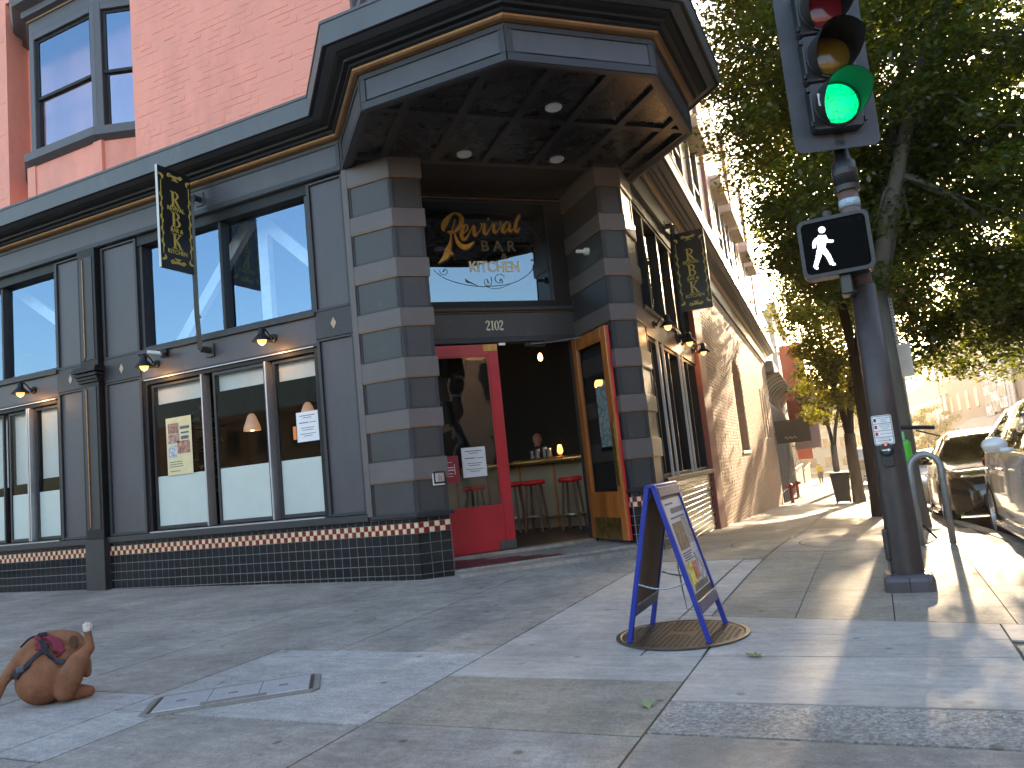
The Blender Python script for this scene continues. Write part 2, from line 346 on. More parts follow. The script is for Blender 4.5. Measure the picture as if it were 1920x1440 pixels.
MHX,MHY=1.285,-2.535
# left field
XL=[-12.5,-10,-7.6,-5.1,-2.35]
for i in range(4):
    for (y0,y1) in ((-9,-6.2),(-6.2,-3.8),(-3.8,-1.55),(-1.55,.03)): slab(XL[i],XL[i+1],y0,y1,M_cdark)
slab(-2.35,-.95,-1.55,.03,M_cdark); slab(-2.35,-.95,-3.0,-1.55,M_cdark); slab(-.95,.2,-3.0,-1.65,M_cdark)
slab(-.95,.2,-1.65,1.05,M_cdark); slab(-2.35,-.95,.03,1.4,M_cdark); slab(-.95,.08,1.05,2.3,M_cdark)
slab(-2.35,-1.43,-4.02,-3.0,M_cdark); slab(-2.35,-1.43,-4.96,-4.02,M_cpatch); slab(-1.43,-1.05,-4.96,-4.3,M_cpatch)
slab(-1.43,.2,-4.3,-3.0,M_cpatch); slab(-1.05,.2,-6.3,-4.31,M_cdark); slab(-2.35,-1.05,-9,-4.97,M_cdark); slab(-1.05,.2,-9,-6.3,M_cdark)
# pale band
slab(.2,1.16,-1.75,.75,M_clight); slab(.2,1.16,-3.03,-1.75,M_clight); slab(1.165,1.36,-1.98,.68,M_clight)
slab(.2,1.51,-3.5,-3.03,M_clight); slab(.2,1.51,-4.25,-3.5,M_ctan); slab(.2,1.51,-6,-4.25,M_cdark); slab(.2,1.51,-9,-6,M_cdark)
LA=lambda x:-1.97-.20*(x-1.16); LB=lambda x:-2.46-.16*(x-1.51)
qslab([(1.166,LB(1.166)+.004),(2.965,LB(2.965)+.004),(2.965,LA(2.965)-.004),(1.166,LA(1.166)-.004)],M_clight,4,1); qslab([(2.975,LB(2.975)),(3.62,LB(3.62)),(3.62,LA(3.62)-.004),(2.975,LA(2.975)-.004)],M_clight,2,1)
slab(1.16,1.504,-3.03,-2.46,M_clight)
qslab([(1.516,-3.02),(2.965,-3.02),(2.965,LB(2.965)-.004),(1.516,LB(1.516)-.004)],M_clight,3,1); slab(1.51,2.97,-3.79,-3.03,M_clight); slab(2.975,3.7,-3.8,-2.8,M_cagg)
slab(1.51,3.7,-4.2,-3.8,M_cagg); slab(1.51,3.7,-5.4,-4.21,M_cdark); slab(1.51,3.8,-9,-5.4,M_cdark)
# tan scored paving round the pole
for i,(x0,x1) in enumerate(((1.365,1.9),(1.9,2.46),(2.46,3.05),(3.05,3.55))):
    qslab([(x0+.003,LA(x0)+.004),(x1-.003,LA(x1)+.004),(x1-.003,-1.204),(x0+.003,-1.204)],M_ctan,1,1)
    for (y0,y1) in ((-1.2,-.2),(-.2,1.08)): slab(x0,x1,y0,y1,M_ctan,gap=.003)
# along the side street
for k in range(12):
    y0=1.09+k*2.2+(0 if k else 0); y1=y0+2.2
    xr=xc(y1)
    slab(-.15 if k<2 else xc(y0)-3.75,1.45-.05*k if k else 1.36,y0 if k else .76,y1,M_cbrown); slab(1.45-.05*k if k else 1.365,xr-.005,y0,y1,M_cdark if k<2 else M_cbrown)
# curved score in the pavement: two raised thin arcs are joints
b=MB()
for c,r,a0,a1 in (((2.3,2.6),1.55,150,255),((3.0,2.4),1.45,140,260)):
    P=[]
    for i in range(25):
        a=R(a0+(a1-a0)*i/24); P.append((c[0]+r*math.cos(a),c[1]+r*math.sin(a)))
    for i in range(24):
        p,q=P[i],P[i+1]; d=Vector((q[0]-p[0],q[1]-p[1])).normalized()*.008; n=(-d.y,d.x)
        b.quad(*[(x,y,G(x,y)+.003) for x,y in ((p[0]-n[0],p[1]-n[1]),(q[0]-n[0],q[1]-n[1]),(q[0]+n[0],q[1]+n[1]),(p[0]+n[0],p[1]+n[1]))])
b.build('curved_joint',M_joint,SW)
# ------------------------------------------------------------------ corner building
BLD=thing('corner_building','dark slate and salmon brick corner bar building with octagonal corner soffit','building',(-1.06,1.06,0))
V0,V1,V2,V3,V4,V5=(-2.73,-.03),(-1.70,-1.06),(-.06,-1.06),(1.06,.06),(1.06,1.70),(-.03,2.73)
def onrt(u,out=0): p=RT.P(u,-out,0); return (p.x,p.y)
PATH=[(-15,-.03),V0,V1,V2,V3,V4,onrt(.66,.03),onrt(27.5,.03)]
def bx(name,m,a,b,c,d,e,f,fr=LF,parent=None,bevel=.004,**k): return MB().box(a,b,c,d,e,f,fr).build(name,m,parent or BLD,bevel=bevel,**k)
# --- cornice
fz=MB().sweep(PATH,[(-.05,4.80),(0,4.80),(0,5.185),(-.05,5.185)]).build('frieze',M_panel,BLD)
MB().sweep(PATH,[(-.2,5.185),(.02,5.185),(.055,5.197),(.07,5.215),(.075,5.235),(-.2,5.235)]).build('gold_moulding',M_gold,BLD)
cn=MB().sweep(PATH,[(-.2,5.236),(.08,5.236),(.10,5.25),(.10,5.275),(.15,5.285),(.155,5.31),(.21,5.33),(.235,5.355),(.235,5.365),(.30,5.375),(.365,5.39),(.365,5.375),(.38,5.375),(.38,5.60),(.39,5.60),(.39,5.63),(-.35,5.70)]).build('cornice',M_corn,BLD)
MB().sweep(PATH,[(-.1,5.2352),(.085,5.2352),(.102,5.249),(.102,5.274),(.152,5.284),(.157,5.309),(.212,5.329),(.237,5.354),(.237,5.366),(.302,5.376),(.364,5.389),(.364,5.392),(-.1,5.392)]).build('cornice_bed_moulding',M_dark,cn)
# frieze panel frames
def facet_fr(p,q):
    d=(Vector(q)-Vector(p)).normalized(); return Fr((p[0],p[1],0),(d.x,d.y,0),(-d.y,d.x,0)),(Vector(q)-Vector(p)).length
for p,q in ((V0,V1),(V1,V2),(V2,V3),(V3,V4),(V4,onrt(.66,.03))):
    f,L=facet_fr(p,q); b=MB()
    for a in ((.004,L-.004,4.805,4.885),(.004,L-.004,5.12,5.165),(.004,.065,4.885,5.12),(L-.065,L-.004,4.885,5.12)): b.box(a[0],a[1],-.014,.01,a[2],a[3],f)
    b.build('frieze_frame',M_trim,fz,bevel=.003)
for f,u0,u1 in ((LF,-14.5,-2.76),(RT,.72,27)):
    b=MB(); b.box(u0,u1,-.043,-.02,4.805,4.87,f).box(u0,u1,-.043,-.02,5.13,5.165,f).box(u0,u0+.06,-.043,-.02,4.87,5.13,f).box(u1-.06,u1,-.043,-.02,4.87,5.13,f); b.build('frieze_frame',M_trim,fz,bevel=.003)
# --- soffit, coffers clipped to the octagon
OCT=[V0,V1,V2,V3,V4,(-.03,2.73),(-1.3,3.3),(-3.2,1.2)]
def clip(poly,a,b):
    out=[]; s=lambda p:(b[0]-a[0])*(p[1]-a[1])-(b[1]-a[1])*(p[0]-a[0])
    for i in range(len(poly)):
        p,q=poly[i-1],poly[i]; sp,sq=s(p),s(q)
        if sp*sq<0:
            t=sp/(sp-sq); out.append((p[0]+(q[0]-p[0])*t,p[1]+(q[1]-p[1])*t))
        if sq>=0: out.append(q)
    return out
def un(u,n): p=CH.P(u,-n,0); return (p.x,p.y)
sof=MB().prism([(a+(-.06-a)*.04,b_+(.06-b_)*.04) for a,b_ in OCT],4.90,5.1).build('soffit',M_dark,BLD)
oi=[(V0[0]+.12,V0[1]+.02),(V1[0]+.04,V1[1]+.1),(V2[0]-.04,V2[1]+.1),(V3[0]-.1,V3[1]+.04),(V4[0]-.1,V4[1]-.04),(-.06,2.6),(-1.3,3.2),(-3.1,1.2)]
M_soff=mat('black_soffit_gloss',(.012,.012,.014),.28,var=.2)
M_batt=mat('soffit_batten_paint',(.022,.022,.026),.35,var=.15)
us=[-1.0,-.03,.59,1.21,1.84,2.47,3.09,4.0]; ns=[-.14,1.04,2.4]
for i in range(7):
    for j in range(2):
        c=[un(us[i]+.05,ns[j]+.05),un(us[i+1]-.05,ns[j]+.05),un(us[i+1]-.05,ns[j+1]-.05),un(us[i]+.05,ns[j+1]-.05)][::-1]
        if sum(c[k-1][0]*c[k][1]-c[k][0]*c[k-1][1] for k in range(4))<0: c=c[::-1]
        for k in range(8):
            if c: c=clip(c,oi[k],oi[(k+1)%8])
        if len(c)>2: MB().prism(c,4.865,4.902).build('soffit_panel',M_soff,sof,bevel=.004)
b=MB()
for k in range(8):
    p,q,r,s_=OCT[k],OCT[(k+1)%8],oi[(k+1)%8],oi[k]
    if k<5: b.prism([p,q,r,s_],4.812,4.905)
b.build('soffit_border',M_batt,sof)
b=MB()
for u in us[1:-1]:
    c=[un(u-.045,-.14),un(u-.045,2.2),un(u+.045,2.2),un(u+.045,-.14)]
    if sum(c[k-1][0]*c[k][1]-c[k][0]*c[k-1][1] for k in range(4))<0: c=c[::-1]
    for k in range(8): c=clip(c,oi[k],oi[(k+1)%8]) if c else c
    if len(c)>2: b.prism(c,4.825,4.903)
for n in (1.04,-.14):
    c=[un(-1,n-.045),un(-1,n+.045),un(4,n+.045),un(4,n-.045)]
    if sum(c[k-1][0]*c[k][1]-c[k][0]*c[k-1][1] for k in range(4))<0: c=c[::-1]
    for k in range(8): c=clip(c,oi[k],oi[(k+1)%8]) if c else c
    if len(c)>2: b.prism(c,4.829,4.904)
b.build('soffit_batten',M_batt,sof)
for u,n in ((1.55,1.32),(.92,.06),(2.13,.05)):
    p=un(u,n); o=MB().lathe([(.0,4.852),(.055,4.852),(.06,4.845),(.085,4.842),(.092,4.85),(.092,4.87)],(p[0],p[1],0),20).build('downlight',M_white,sof,smooth=True)
# --- piers
ZB=[(4.80,4.564),(4.186,3.976),(3.597,3.383),(3.01,2.807),(2.44,2.215),(1.854,1.65),(1.301,1.07)]
def P2(f,u,v): p=f.P(u,v,0); return (p.x,p.y)
PL=[(-2.72,0),(-2.12,0),P2(CH,.36,0),P2(CH,.36,1.08)]
PR=[P2(CH,2.66,1.08),P2(CH,2.66,0),(0,2.12),onrt(.60)]
def inner(path,back): return path+back
def make_pier(path,back):
    pr=MB().prism(path+back,.66,4.86).build('pier',M_inset,BLD)
    for z1,z0 in ZB:
        MB().sweep(path,[(-.03,z0),(.018,z0),(.022,z0+.004),(.022,z1-.004),(.018,z1),(-.03,z1)]).build('pier_band',M_band,pr)
        MB().sweep(path,[(-.03,z0-.008),(.018,z0-.008),(.018,z0+.001),(-.03,z0+.001)]).build('gold_line',M_gold,pr)
    MB().sweep(path,[(-.05,.66),(.045,.66),(.05,.68),(.03,.70),(-.05,.71)]).build('pier_ledge',M_trim,pr)
    # inset panel stiles
    b=MB()
    zs=[(ZB[i][1],ZB[i+1][0]) for i in range(6)]+[(1.07,.70)]
    for k in range(3):
        f,L=facet_fr(path[k],path[k+1])
        for zt,zb in zs:
            b.box(.012,.05,-.008,.02,zb+.001,zt-.013,f); b.box(L-.04,L-.012,-.008,.02,zb+.001,zt-.013,f); b.box(.05,L-.04,-.006,.02,zb+.001,zb+.02,f)
    b.build('inset_frame',M_trim,pr,bevel=.002)
    return pr
pl=make_pier(PL,[P2(CH,-.2,1.08),(-2.72,.5)])
MB().box(-2.775,-2.695,-.026,.06,.70,4.80).build('pier_stile',M_band,pl,bevel=.004)
prr=make_pier(PR,[P2(RT,.6,.4),P2(CH,3.1,1.08)])
# --- tiled base
b=MB(); b.box(-15,-2.74,.012,.3,-.4,.655); b.prism([(-2.74,-.010),(-2.128,-.010),P2(CH,.008,.008),P2(CH,.365,.008),P2(CH,.365,1.08),(-2.74,.5)],-.4,.657); b.prism([P2(CH,2.655,1.08),P2(CH,2.655,.008),P2(CH,2.992,.008),onrt(.008,.010),onrt(.6,.010),P2(RT,.6,.4)],-.4,.657)
tb=b.build('tiled_base',M_grout,BLD)
TP=.1105; tiles=[]; chk=[MB(),MB()]
def tile_run(f,u0,u1,front,zlo):
    n=max(1,round((u1-u0)/TP)); w=(u1-u0)/n
    rows=[(.600,.655)]+[(.484-(k+1)*TP,.484-k*TP) for k in range(6)]
    for i in range(n):
        for z0,z1 in rows:
            p=f.P(u0+(i+.5)*w,front,(z0+z1)/2)
            if z1<ground(p.x,p.y)+.002: continue
            tiles.append((f,u0+i*w,u0+(i+1)*w,front,z0,z1,(p-Vector(CAMP)).length))
    m=2*n; w2=(u1-u0)/m
    for i in range(m):
        for j in range(2):
            z0=.484+j*.058; chk[(i+j)%2].tile(u0+i*w2+.002,u0+(i+1)*w2-.002,front-.006,front+.01,z0+.002,z0+.056,.0022,f)
tile_run(LF,-10.6,-7.42,.012,0); tile_run(LF,-7.08,-2.745,.012,0); tile_run(LF,-2.738,-2.116,-.012,0)
fL,LL=facet_fr(P2(CH,0,.003),P2(CH,.365,.003)); tile_run(CH,-.004,.36,.004,0)
tile_run(CH,2.66,3.002,.004,0); fr_rev,_=facet_fr(P2(CH,2.655,1.08),P2(CH,2.655,.005)); tile_run(fr_rev,.1,1.07,0,0); tile_run(RT,.012,.59,-.012,0)
tiles.sort(key=lambda t:t[-1]); tile_me={}; far=MB()
for k,(f,u0,u1,fv,z0,z1,_) in enumerate(tiles):
    if k<300:
        key=(id(f),round(u1-u0,4),round(z1-z0,4))
        if key not in tile_me:
            t=MB().tile(-(u1-u0)/2+.0045,(u1-u0)/2-.0045,-.005,.01,-(z1-z0)/2+.0045,(z1-z0)/2-.0045,.002,Fr((0,0,0),f.u,f.v))
            me=bpy.data.meshes.new('tile'); me.from_pydata(t.v,[],t.f); me.materials.append(M_tile); tile_me[key]=me
        p=f.P((u0+u1)/2,fv,(z0+z1)/2); inst('tile',tile_me[key],tb,p+f.v*rnd.uniform(-.0008,.0008))
    else: far.tile(u0+.0045,u1-.0045,fv-.005,fv+.01,z0+.0045,z1-.0045,.002,f)
far.build('tile_field',M_tile,tb,kind='stuff')
chk[0].build('checker_tile_cream',M_cream,tb,kind='stuff'); chk[1].build('checker_tile_maroon',M_maroon,tb,kind='stuff')
# --- left storefront
def wall_panel(f,u0,u1,z0,z1,inner=True,m=None):
    w=MB().box(u0,u1,.03,.25,z0,z1,f).build('wall_panel',m or M_panel,BLD)
    b=MB(); s=.045
    for a in ((u0,u0+s,z0,z1),(u1-s,u1,z0,z1)): b.box(a[0],a[1],.0,.035,a[2],a[3],f)
    b.box(u0+s,u1-s,.0,.035,z1-.03,z1,f); b.box(u0+s,u1-s,.002,.035,z0,z0+.035,f)
    b.build('panel_frame',M_trim,w,bevel=.004); return w
SEG=[(-8.02,-7.43),(-7.03,-6.31),(-3.33,-2.775)]
for a,c in SEG:
    wall_panel(LF,a,c,.74,2.84); wall_panel(LF,a,c,3.17,4.78)
    mb=bx('mid_band',M_trim,a,c,-.004,.25,2.842,3.168)
    cx=(a+c)/2; d=.052
    MB().plate([(cx,3.0-d*1.35),(cx+d*.8,3.0),(cx,3.0+d*1.35),(cx-d*.8,3.0)],-.010,0).build('diamond',M_signgold if False else mat('tan_diamond_paint',(.42,.30,.20),.5),mb)
for a,c in ((-10.6,-8.02),(-6.31,-3.33)):
    bx('mid_band',M_panel,a,c,.012,.25,2.80,3.13); bx('window_sill_rail',M_trim,a-.02,c+.02,-.03,.25,3.13,3.185); bx('header_rail',M_trim,a,c,.004,.25,2.765,2.80)
    bx('window_head',M_dark,a,c,.02,.3,4.66,4.80)
bx('base_sill',M_trim,-10.6,-7.42,-.03,.25,.657,.735); bx('base_sill',M_trim,-7.08,-2.76,-.03,.25,.657,.735)
# pilaster
pi=MB().box(-7.42,-7.06,-.07,.25,.72,4.80).build('pilaster',M_dark,BLD,bevel=.005)
MB().box(-7.43,-7.05,-.085,.25,-.3,.72).build('pilaster_plinth',M_trim,pi,bevel=.006)
b=MB()
for z,o in ((2.88,.03),(2.92,.05),(2.965,.075),(3.02,.10),(3.06,.085)): b.box(-7.42-o*.6,-7.06+o*.6,-.07-o,.2,z,z+.04)
b.build('pilaster_capital',M_dark,pi,bevel=.004)
for z0,z1 in ((.85,2.82),(3.2,4.68)):
    b=MB(); b.box(-7.37,-7.31,-.082,-.06,z0,z1); b.box(-7.30,-7.11,-.078,-.06,z0,z1); b.build('pilaster_strip',M_trim,pi,bevel=.003)
    MB().box(-7.305,-7.285,-.09,-.06,z0+.03,z1-.03).build('copper_line',M_gold,pi)
def window(f,u0,u1,z0,z1,splits,gm,fm,vg=.13,fw=.05,mw=.045,bars=None,parent=BLD,outer=True):
    b=MB(); b.box(u0,u0+fw,.04,.2,z0,z1,f).box(u1-fw,u1,.04,.2,z0,z1,f).box(u0+fw,u1-fw,.04,.2,z1-fw,z1,f).box(u0+fw,u1-fw,.04,.2,z0,z0+fw,f)
    w=b.build('window',fm,parent,bevel=.004)
    ed=[u0+fw]+[s for s in splits]+[u1-fw]
    for s in splits: MB().box(s-mw/2,s+mw/2,.05,.19,z0+fw,z1-fw,f).build('mullion',fm,w,bevel=.004)
    for i in range(len(ed)-1):
        a=ed[i]+(mw/2 if i else 0); c=ed[i+1]-(mw/2 if i<len(ed)-2 else 0)
        MB().box(a-.005,c+.005,vg,vg+.006,z0+fw-.005,z1-fw+.005,f).build('pane',gm,w)
    return w
window(LF,-6.29,-3.35,3.185,4.72,[-4.81],M_sky_glass,M_trim)
window(LF,-10.6,-8.04,3.185,4.72,[-9.33],M_sky_glass,M_trim)
# lower sliding windows
def low_window(u0,u1,panes,mull,blind,name):
    b=MB(); b.box(u0,u0+.05,.03,.2,.735,2.765).box(u1-.05,u1,.03,.2,.735,2.765).box(u0+.05,u1-.05,.03,.2,2.71,2.765).box(u0+.05,u1-.05,.03,.2,.735,.765)
    w=b.build('window',M_dark,BLD,bevel=.004)
    MB().box(u0+.03,u1-.03,-.01,.05,.737,.752).build('sill_track',M_alu,w); MB().box(u0+.03,u1-.03,.0,.035,2.766,2.778).build('head_track',M_alu,w)
    for m0,m1 in mull: MB().box(m0,m1,.0,.14,.765,2.71).build('mullion',M_alu if m1-m0<.03 else M_dark,w,bevel=.003)
    for k,(a,c,vg) in enumerate(panes):
        s=MB(); t=.035
        for q in ((a,a+t,.77,2.705),(c-t,c,.77,2.705)): s.box(q[0],q[1],vg-.02,vg+.02,q[2],q[3])
        s.box(a+t,c-t,vg-.02,vg+.02,2.665,2.705).box(a+t,c-t,vg-.02,vg+.02,.77,.815)
        so=s.build('sash',M_trim,w,bevel=.003)
        MB().box(a+t-.004,c-t+.004,vg,vg+.005,1.465,2.67).build('pane',M_glass,so)
        MB().box(a+t-.004,c-t+.004,vg,vg+.005,.81,1.465).build('frosted_pane',M_frost,so)
        if blind[k]: MB().box(a+t,c-t,vg+.06,vg+.064,blind[k],2.70).build('roller_blind',M_blind,so)
    return w
low_window(-6.29,-3.35,[(-6.22,-5.24,.10),(-5.06,-4.18,.06),(-4.10,-3.41,.10)],[(-5.235,-5.21),(-4.165,-4.14)],[2.44,2.46,2.45],'a')
low_window(-10.6,-8.04,[(-9.28,-8.76,.10),(-8.66,-8.10,.10),(-10.5,-9.4,.1)],[(-8.75,-8.72),(-8.705,-8.68)],[1.62,1.66,1.6],'b')
# --- recessed entrance
ent=bx('door_frame',M_trim,.36,.43,1.04,1.2,.05,2.77,CH)
for a,c in ((2.59,2.66),): MB().box(a,c,1.04,1.2,.05,2.77,CH).build('jamb',M_trim,ent,bevel=.004)
hd=bx('header_panel',M_inset,.36,2.66,1.07,1.2,2.84,3.17,CH); MB().box(.36,2.66,1.05,1.2,2.77,2.84,CH).build('header_rail',M_trim,hd,bevel=.004)
MB().box(.36,2.66,1.045,1.2,3.172,3.185,CH).build('gold_line',M_gold,hd); MB().box(.36,2.66,1.0,1.2,3.187,3.235,CH).build('transom_sill',M_trim,hd,bevel=.004)
tw=MB().box(.36,.52,1.06,1.2,3.235,4.80,CH).box(2.40,2.66,1.06,1.2,3.235,4.80,CH).box(.52,2.40,1.06,1.2,4.72,4.80,CH).box(.52,2.40,1.05,1.2,3.235,3.33,CH).build('transom_window',M_dark,BLD,bevel=.004)
MB().box(.515,2.405,1.13,1.138,3.325,4.725,CH).build('pane',glass('transom_glass',(.35,.36,.38),1.6,.18,wave=.03,refl=(.6,.8,1)),tw)
MB().box(.36,2.66,1.045,1.06,4.745,4.757,CH).build('gold_line',M_gold,tw)
# lettering on the transom glass (u,z from the photograph's own proportions)
LV=1.128
b=MB()
for st in [
[(0.933,4.307,0.0073),(0.923,4.354,0.0537),(0.949,4.413,0.0806),(0.994,4.479,0.0635),(1.049,4.539,0.0318),(1.099,4.564,0.0195),(1.157,4.548,0.0415),(1.194,4.495,0.0586),(1.180,4.418,0.0611),(1.132,4.352,0.0489),(1.081,4.309,0.0269),(1.025,4.285,0.0159),(0.985,4.294,0.0147),(0.998,4.310,0.0122),(1.051,4.311,0.0147),(1.075,4.286,0.0195),(1.088,4.221,0.0318),(1.113,4.151,0.0562),(1.162,4.104,0.0708),(1.221,4.096,0.0684),(1.283,4.129,0.0440),(1.342,4.177,0.0037)],
[(1.101,4.487,0.0110),(1.079,4.416,0.0171),(1.052,4.344,0.0183),(1.026,4.273,0.0195)],
[(1.028,4.285,0.0171),(1.015,4.202,0.0244),(0.994,4.126,0.0440),(0.962,4.049,0.0806),(0.925,3.968,0.0733),(0.861,3.909,0.0318),(0.809,3.868,0.0049)],
[(0.960,4.026,0.0611),(0.999,4.009,0.0489),(1.041,4.001,0.0037)],
[(1.188,4.281,0.0098),(1.242,4.318,0.0147),(1.268,4.366,0.0171),(1.257,4.405,0.0171),(1.219,4.389,0.0318),(1.189,4.323,0.0489),(1.171,4.263,0.0513),(1.178,4.210,0.0489),(1.220,4.211,0.0318),(1.274,4.277,0.0147),(1.317,4.349,0.0122),(1.339,4.391,0.0122)],
[(1.344,4.403,0.0147),(1.359,4.379,0.0366),(1.352,4.314,0.0440),(1.356,4.254,0.0415),(1.395,4.285,0.0171),(1.450,4.351,0.0122),(1.471,4.411,0.0147),(1.456,4.435,0.0147)],
[(1.471,4.411,0.0122),(1.512,4.422,0.0318),(1.499,4.352,0.0464),(1.494,4.298,0.0464),(1.522,4.281,0.0318),(1.571,4.341,0.0122),(1.615,4.414,0.0122)],
[(1.623,4.426,0.0147),(1.642,4.409,0.0366),(1.636,4.354,0.0440),(1.647,4.300,0.0415),(1.686,4.325,0.0171),(1.736,4.392,0.0122),(1.755,4.447,0.0147),(1.738,4.465,0.0147)],
[(1.867,4.456,0.0122),(1.822,4.443,0.0269),(1.779,4.387,0.0489),(1.760,4.326,0.0464),(1.790,4.309,0.0269),(1.845,4.364,0.0147),(1.879,4.444,0.0220),(1.866,4.383,0.0391),(1.864,4.328,0.0415),(1.905,4.341,0.0171),(1.956,4.409,0.0122)],
[(1.956,4.409,0.0098),(2.008,4.483,0.0147),(2.038,4.545,0.0195),(2.029,4.557,0.0244),(1.998,4.507,0.0366),(1.964,4.421,0.0464),(1.949,4.342,0.0464),(1.979,4.324,0.0318),(2.023,4.386,0.0098)]]: b.ribbon(st,LV-.004,LV,CH)
b.plate([(1.574+.017*math.cos(a*.6283),4.492+.017*math.sin(a*.6283)) for a in range(10)],LV-.004,LV,CH)
b.build('gold_script_lettering',M_goldleaf,tw)
b=MB()
for st in [
[(0.740,3.782,0.0073),(0.830,3.701,0.0073),(0.952,3.637,0.0086),(1.135,3.583,0.0086),(1.346,3.552,0.0086),(1.539,3.554,0.0086),(1.762,3.578,0.0086),(1.941,3.636,0.0098),(2.104,3.743,0.0098),(2.171,3.840,0.0098),(2.173,3.913,0.0110),(2.135,3.915,0.0244)],
[(0.815,3.782,0.0073),(0.844,3.724,0.0073),(0.902,3.718,0.0073),(0.926,3.758,0.0073),(0.903,3.793,0.0086),(0.870,3.753,0.0220)],
[(1.443,3.557,0.0073),(1.536,3.521,0.0073),(1.658,3.531,0.0073),(1.812,3.589,0.0073)],
[(1.528,3.680,0.0122),(1.534,3.621,0.0086),(1.504,3.562,0.0073),(1.444,3.569,0.0073),(1.429,3.622,0.0073),(1.471,3.657,0.0073),(1.482,3.592,0.0220)],
[(1.722,3.667,0.0061),(1.690,3.715,0.0073),(1.616,3.709,0.0086),(1.585,3.650,0.0086),(1.617,3.603,0.0086),(1.690,3.602,0.0086),(1.671,3.650,0.0147),(1.649,3.620,0.0171)],
[(1.167,3.664,0.0049),(1.186,3.623,0.0293),(1.232,3.605,0.0171),(1.323,3.564,0.0073)],
[(0.697,4.396,0.0147),(0.745,4.351,0.0122),(0.749,4.269,0.0098),(0.711,4.164,0.0073)],
[(0.802,4.217,0.0318),(0.771,4.258,0.0098),(0.785,4.340,0.0086),(0.849,4.411,0.0073),(0.924,4.460,0.0061),(1.060,4.528,0.0061),(1.194,4.563,0.0073),(1.400,4.580,0.0073),(1.644,4.574,0.0073),(1.864,4.541,0.0086),(2.068,4.447,0.0098),(2.220,4.328,0.0098),(2.295,4.206,0.0098),(2.300,4.108,0.0110),(2.257,4.035,0.0098),(2.185,4.020,0.0086),(2.139,4.058,0.0086),(2.137,4.101,0.0086),(2.172,4.129,0.0098),(2.208,4.114,0.0171)],
[(2.037,4.459,0.0073),(2.161,4.376,0.0073),(2.250,4.255,0.0073),(2.274,4.132,0.0061)],
[(0.885,4.166,0.0195),(0.815,4.165,0.0098),(0.741,4.118,0.0086),(0.669,4.082,0.0073)],
[(0.669,4.082,0.0061),(0.731,4.135,0.0086),(0.799,4.118,0.0086),(0.818,4.072,0.0086),(0.791,4.025,0.0073)],
[(1.451,4.234,0.0073),(1.608,4.224,0.0061),(1.855,4.223,0.0061),(2.082,4.233,0.0073)]]: b.ribbon(st,LV-.001,LV,CH)
b.build('flourish',mat('black_glass_paint',(.02,.022,.03),.5,var=0),tw)
b=MB()
for st in [
[(0.946,4.291,0.0147),(0.936,4.338,0.0611),(0.962,4.397,0.0879),(1.007,4.463,0.0708),(1.062,4.523,0.0391),(1.112,4.548,0.0269),(1.170,4.532,0.0489),(1.206,4.479,0.0660),(1.193,4.401,0.0684),(1.145,4.335,0.0562),(1.093,4.293,0.0342),(1.038,4.269,0.0232),(0.997,4.277,0.0220),(1.011,4.294,0.0195),(1.064,4.295,0.0220),(1.087,4.269,0.0269),(1.100,4.205,0.0391),(1.125,4.134,0.0635),(1.174,4.088,0.0782),(1.233,4.080,0.0757),(1.296,4.112,0.0513),(1.355,4.160,0.0110)],
[(1.114,4.471,0.0183),(1.092,4.399,0.0244),(1.065,4.328,0.0257),(1.039,4.257,0.0269)],
[(1.040,4.269,0.0244),(1.028,4.186,0.0318),(1.006,4.110,0.0513),(0.974,4.033,0.0879),(0.937,3.951,0.0806),(0.874,3.893,0.0391),(0.821,3.852,0.0122)],
[(0.972,4.010,0.0684),(1.012,3.992,0.0562),(1.053,3.985,0.0110)],
[(1.201,4.265,0.0171),(1.255,4.301,0.0220),(1.281,4.349,0.0244),(1.269,4.389,0.0244),(1.232,4.372,0.0391),(1.202,4.307,0.0562),(1.184,4.247,0.0586),(1.191,4.194,0.0562),(1.232,4.194,0.0391),(1.287,4.260,0.0220),(1.330,4.332,0.0195),(1.352,4.375,0.0195)],
[(1.357,4.387,0.0220),(1.372,4.363,0.0440),(1.365,4.297,0.0513),(1.369,4.238,0.0489),(1.408,4.268,0.0244),(1.463,4.335,0.0195),(1.484,4.395,0.0220),(1.469,4.419,0.0220)],
[(1.484,4.395,0.0195),(1.525,4.405,0.0391),(1.512,4.335,0.0537),(1.506,4.281,0.0537),(1.535,4.264,0.0391),(1.584,4.325,0.0195),(1.628,4.398,0.0195)],
[(1.636,4.410,0.0220),(1.655,4.392,0.0440),(1.649,4.338,0.0513),(1.660,4.284,0.0489),(1.699,4.308,0.0244),(1.750,4.376,0.0195),(1.768,4.431,0.0220),(1.751,4.448,0.0220)],
[(1.881,4.439,0.0195),(1.836,4.426,0.0342),(1.792,4.370,0.0562),(1.774,4.310,0.0537),(1.803,4.292,0.0342),(1.858,4.347,0.0220),(1.892,4.427,0.0293),(1.879,4.366,0.0464),(1.877,4.311,0.0489),(1.918,4.324,0.0244),(1.970,4.392,0.0195)],
[(1.970,4.392,0.0171),(2.022,4.466,0.0220),(2.051,4.528,0.0269),(2.042,4.540,0.0318),(2.012,4.490,0.0440),(1.977,4.404,0.0537),(1.962,4.325,0.0537),(1.992,4.307,0.0391),(2.036,4.369,0.0171)]]: b.ribbon(st,LV-.0015,LV,CH,sub=3)
b.build('lettering_shadow',MATS['black_glass_paint'],tw)
text_mesh(t_:=MB(),'B A R',0.210,CH,1.676,4.105,LV-.002,.0015,.004); t_.build('bar_lettering',mat('dull_gold_lettering',(.11,.09,.045),.5,var=.2),tw)
text_mesh(t_:=MB(),'&',0.106,CH,1.747,3.968,LV-.002,.0015,.002,xs=1.5); t_.build('ampersand',MATS['dull_gold_lettering'],tw)
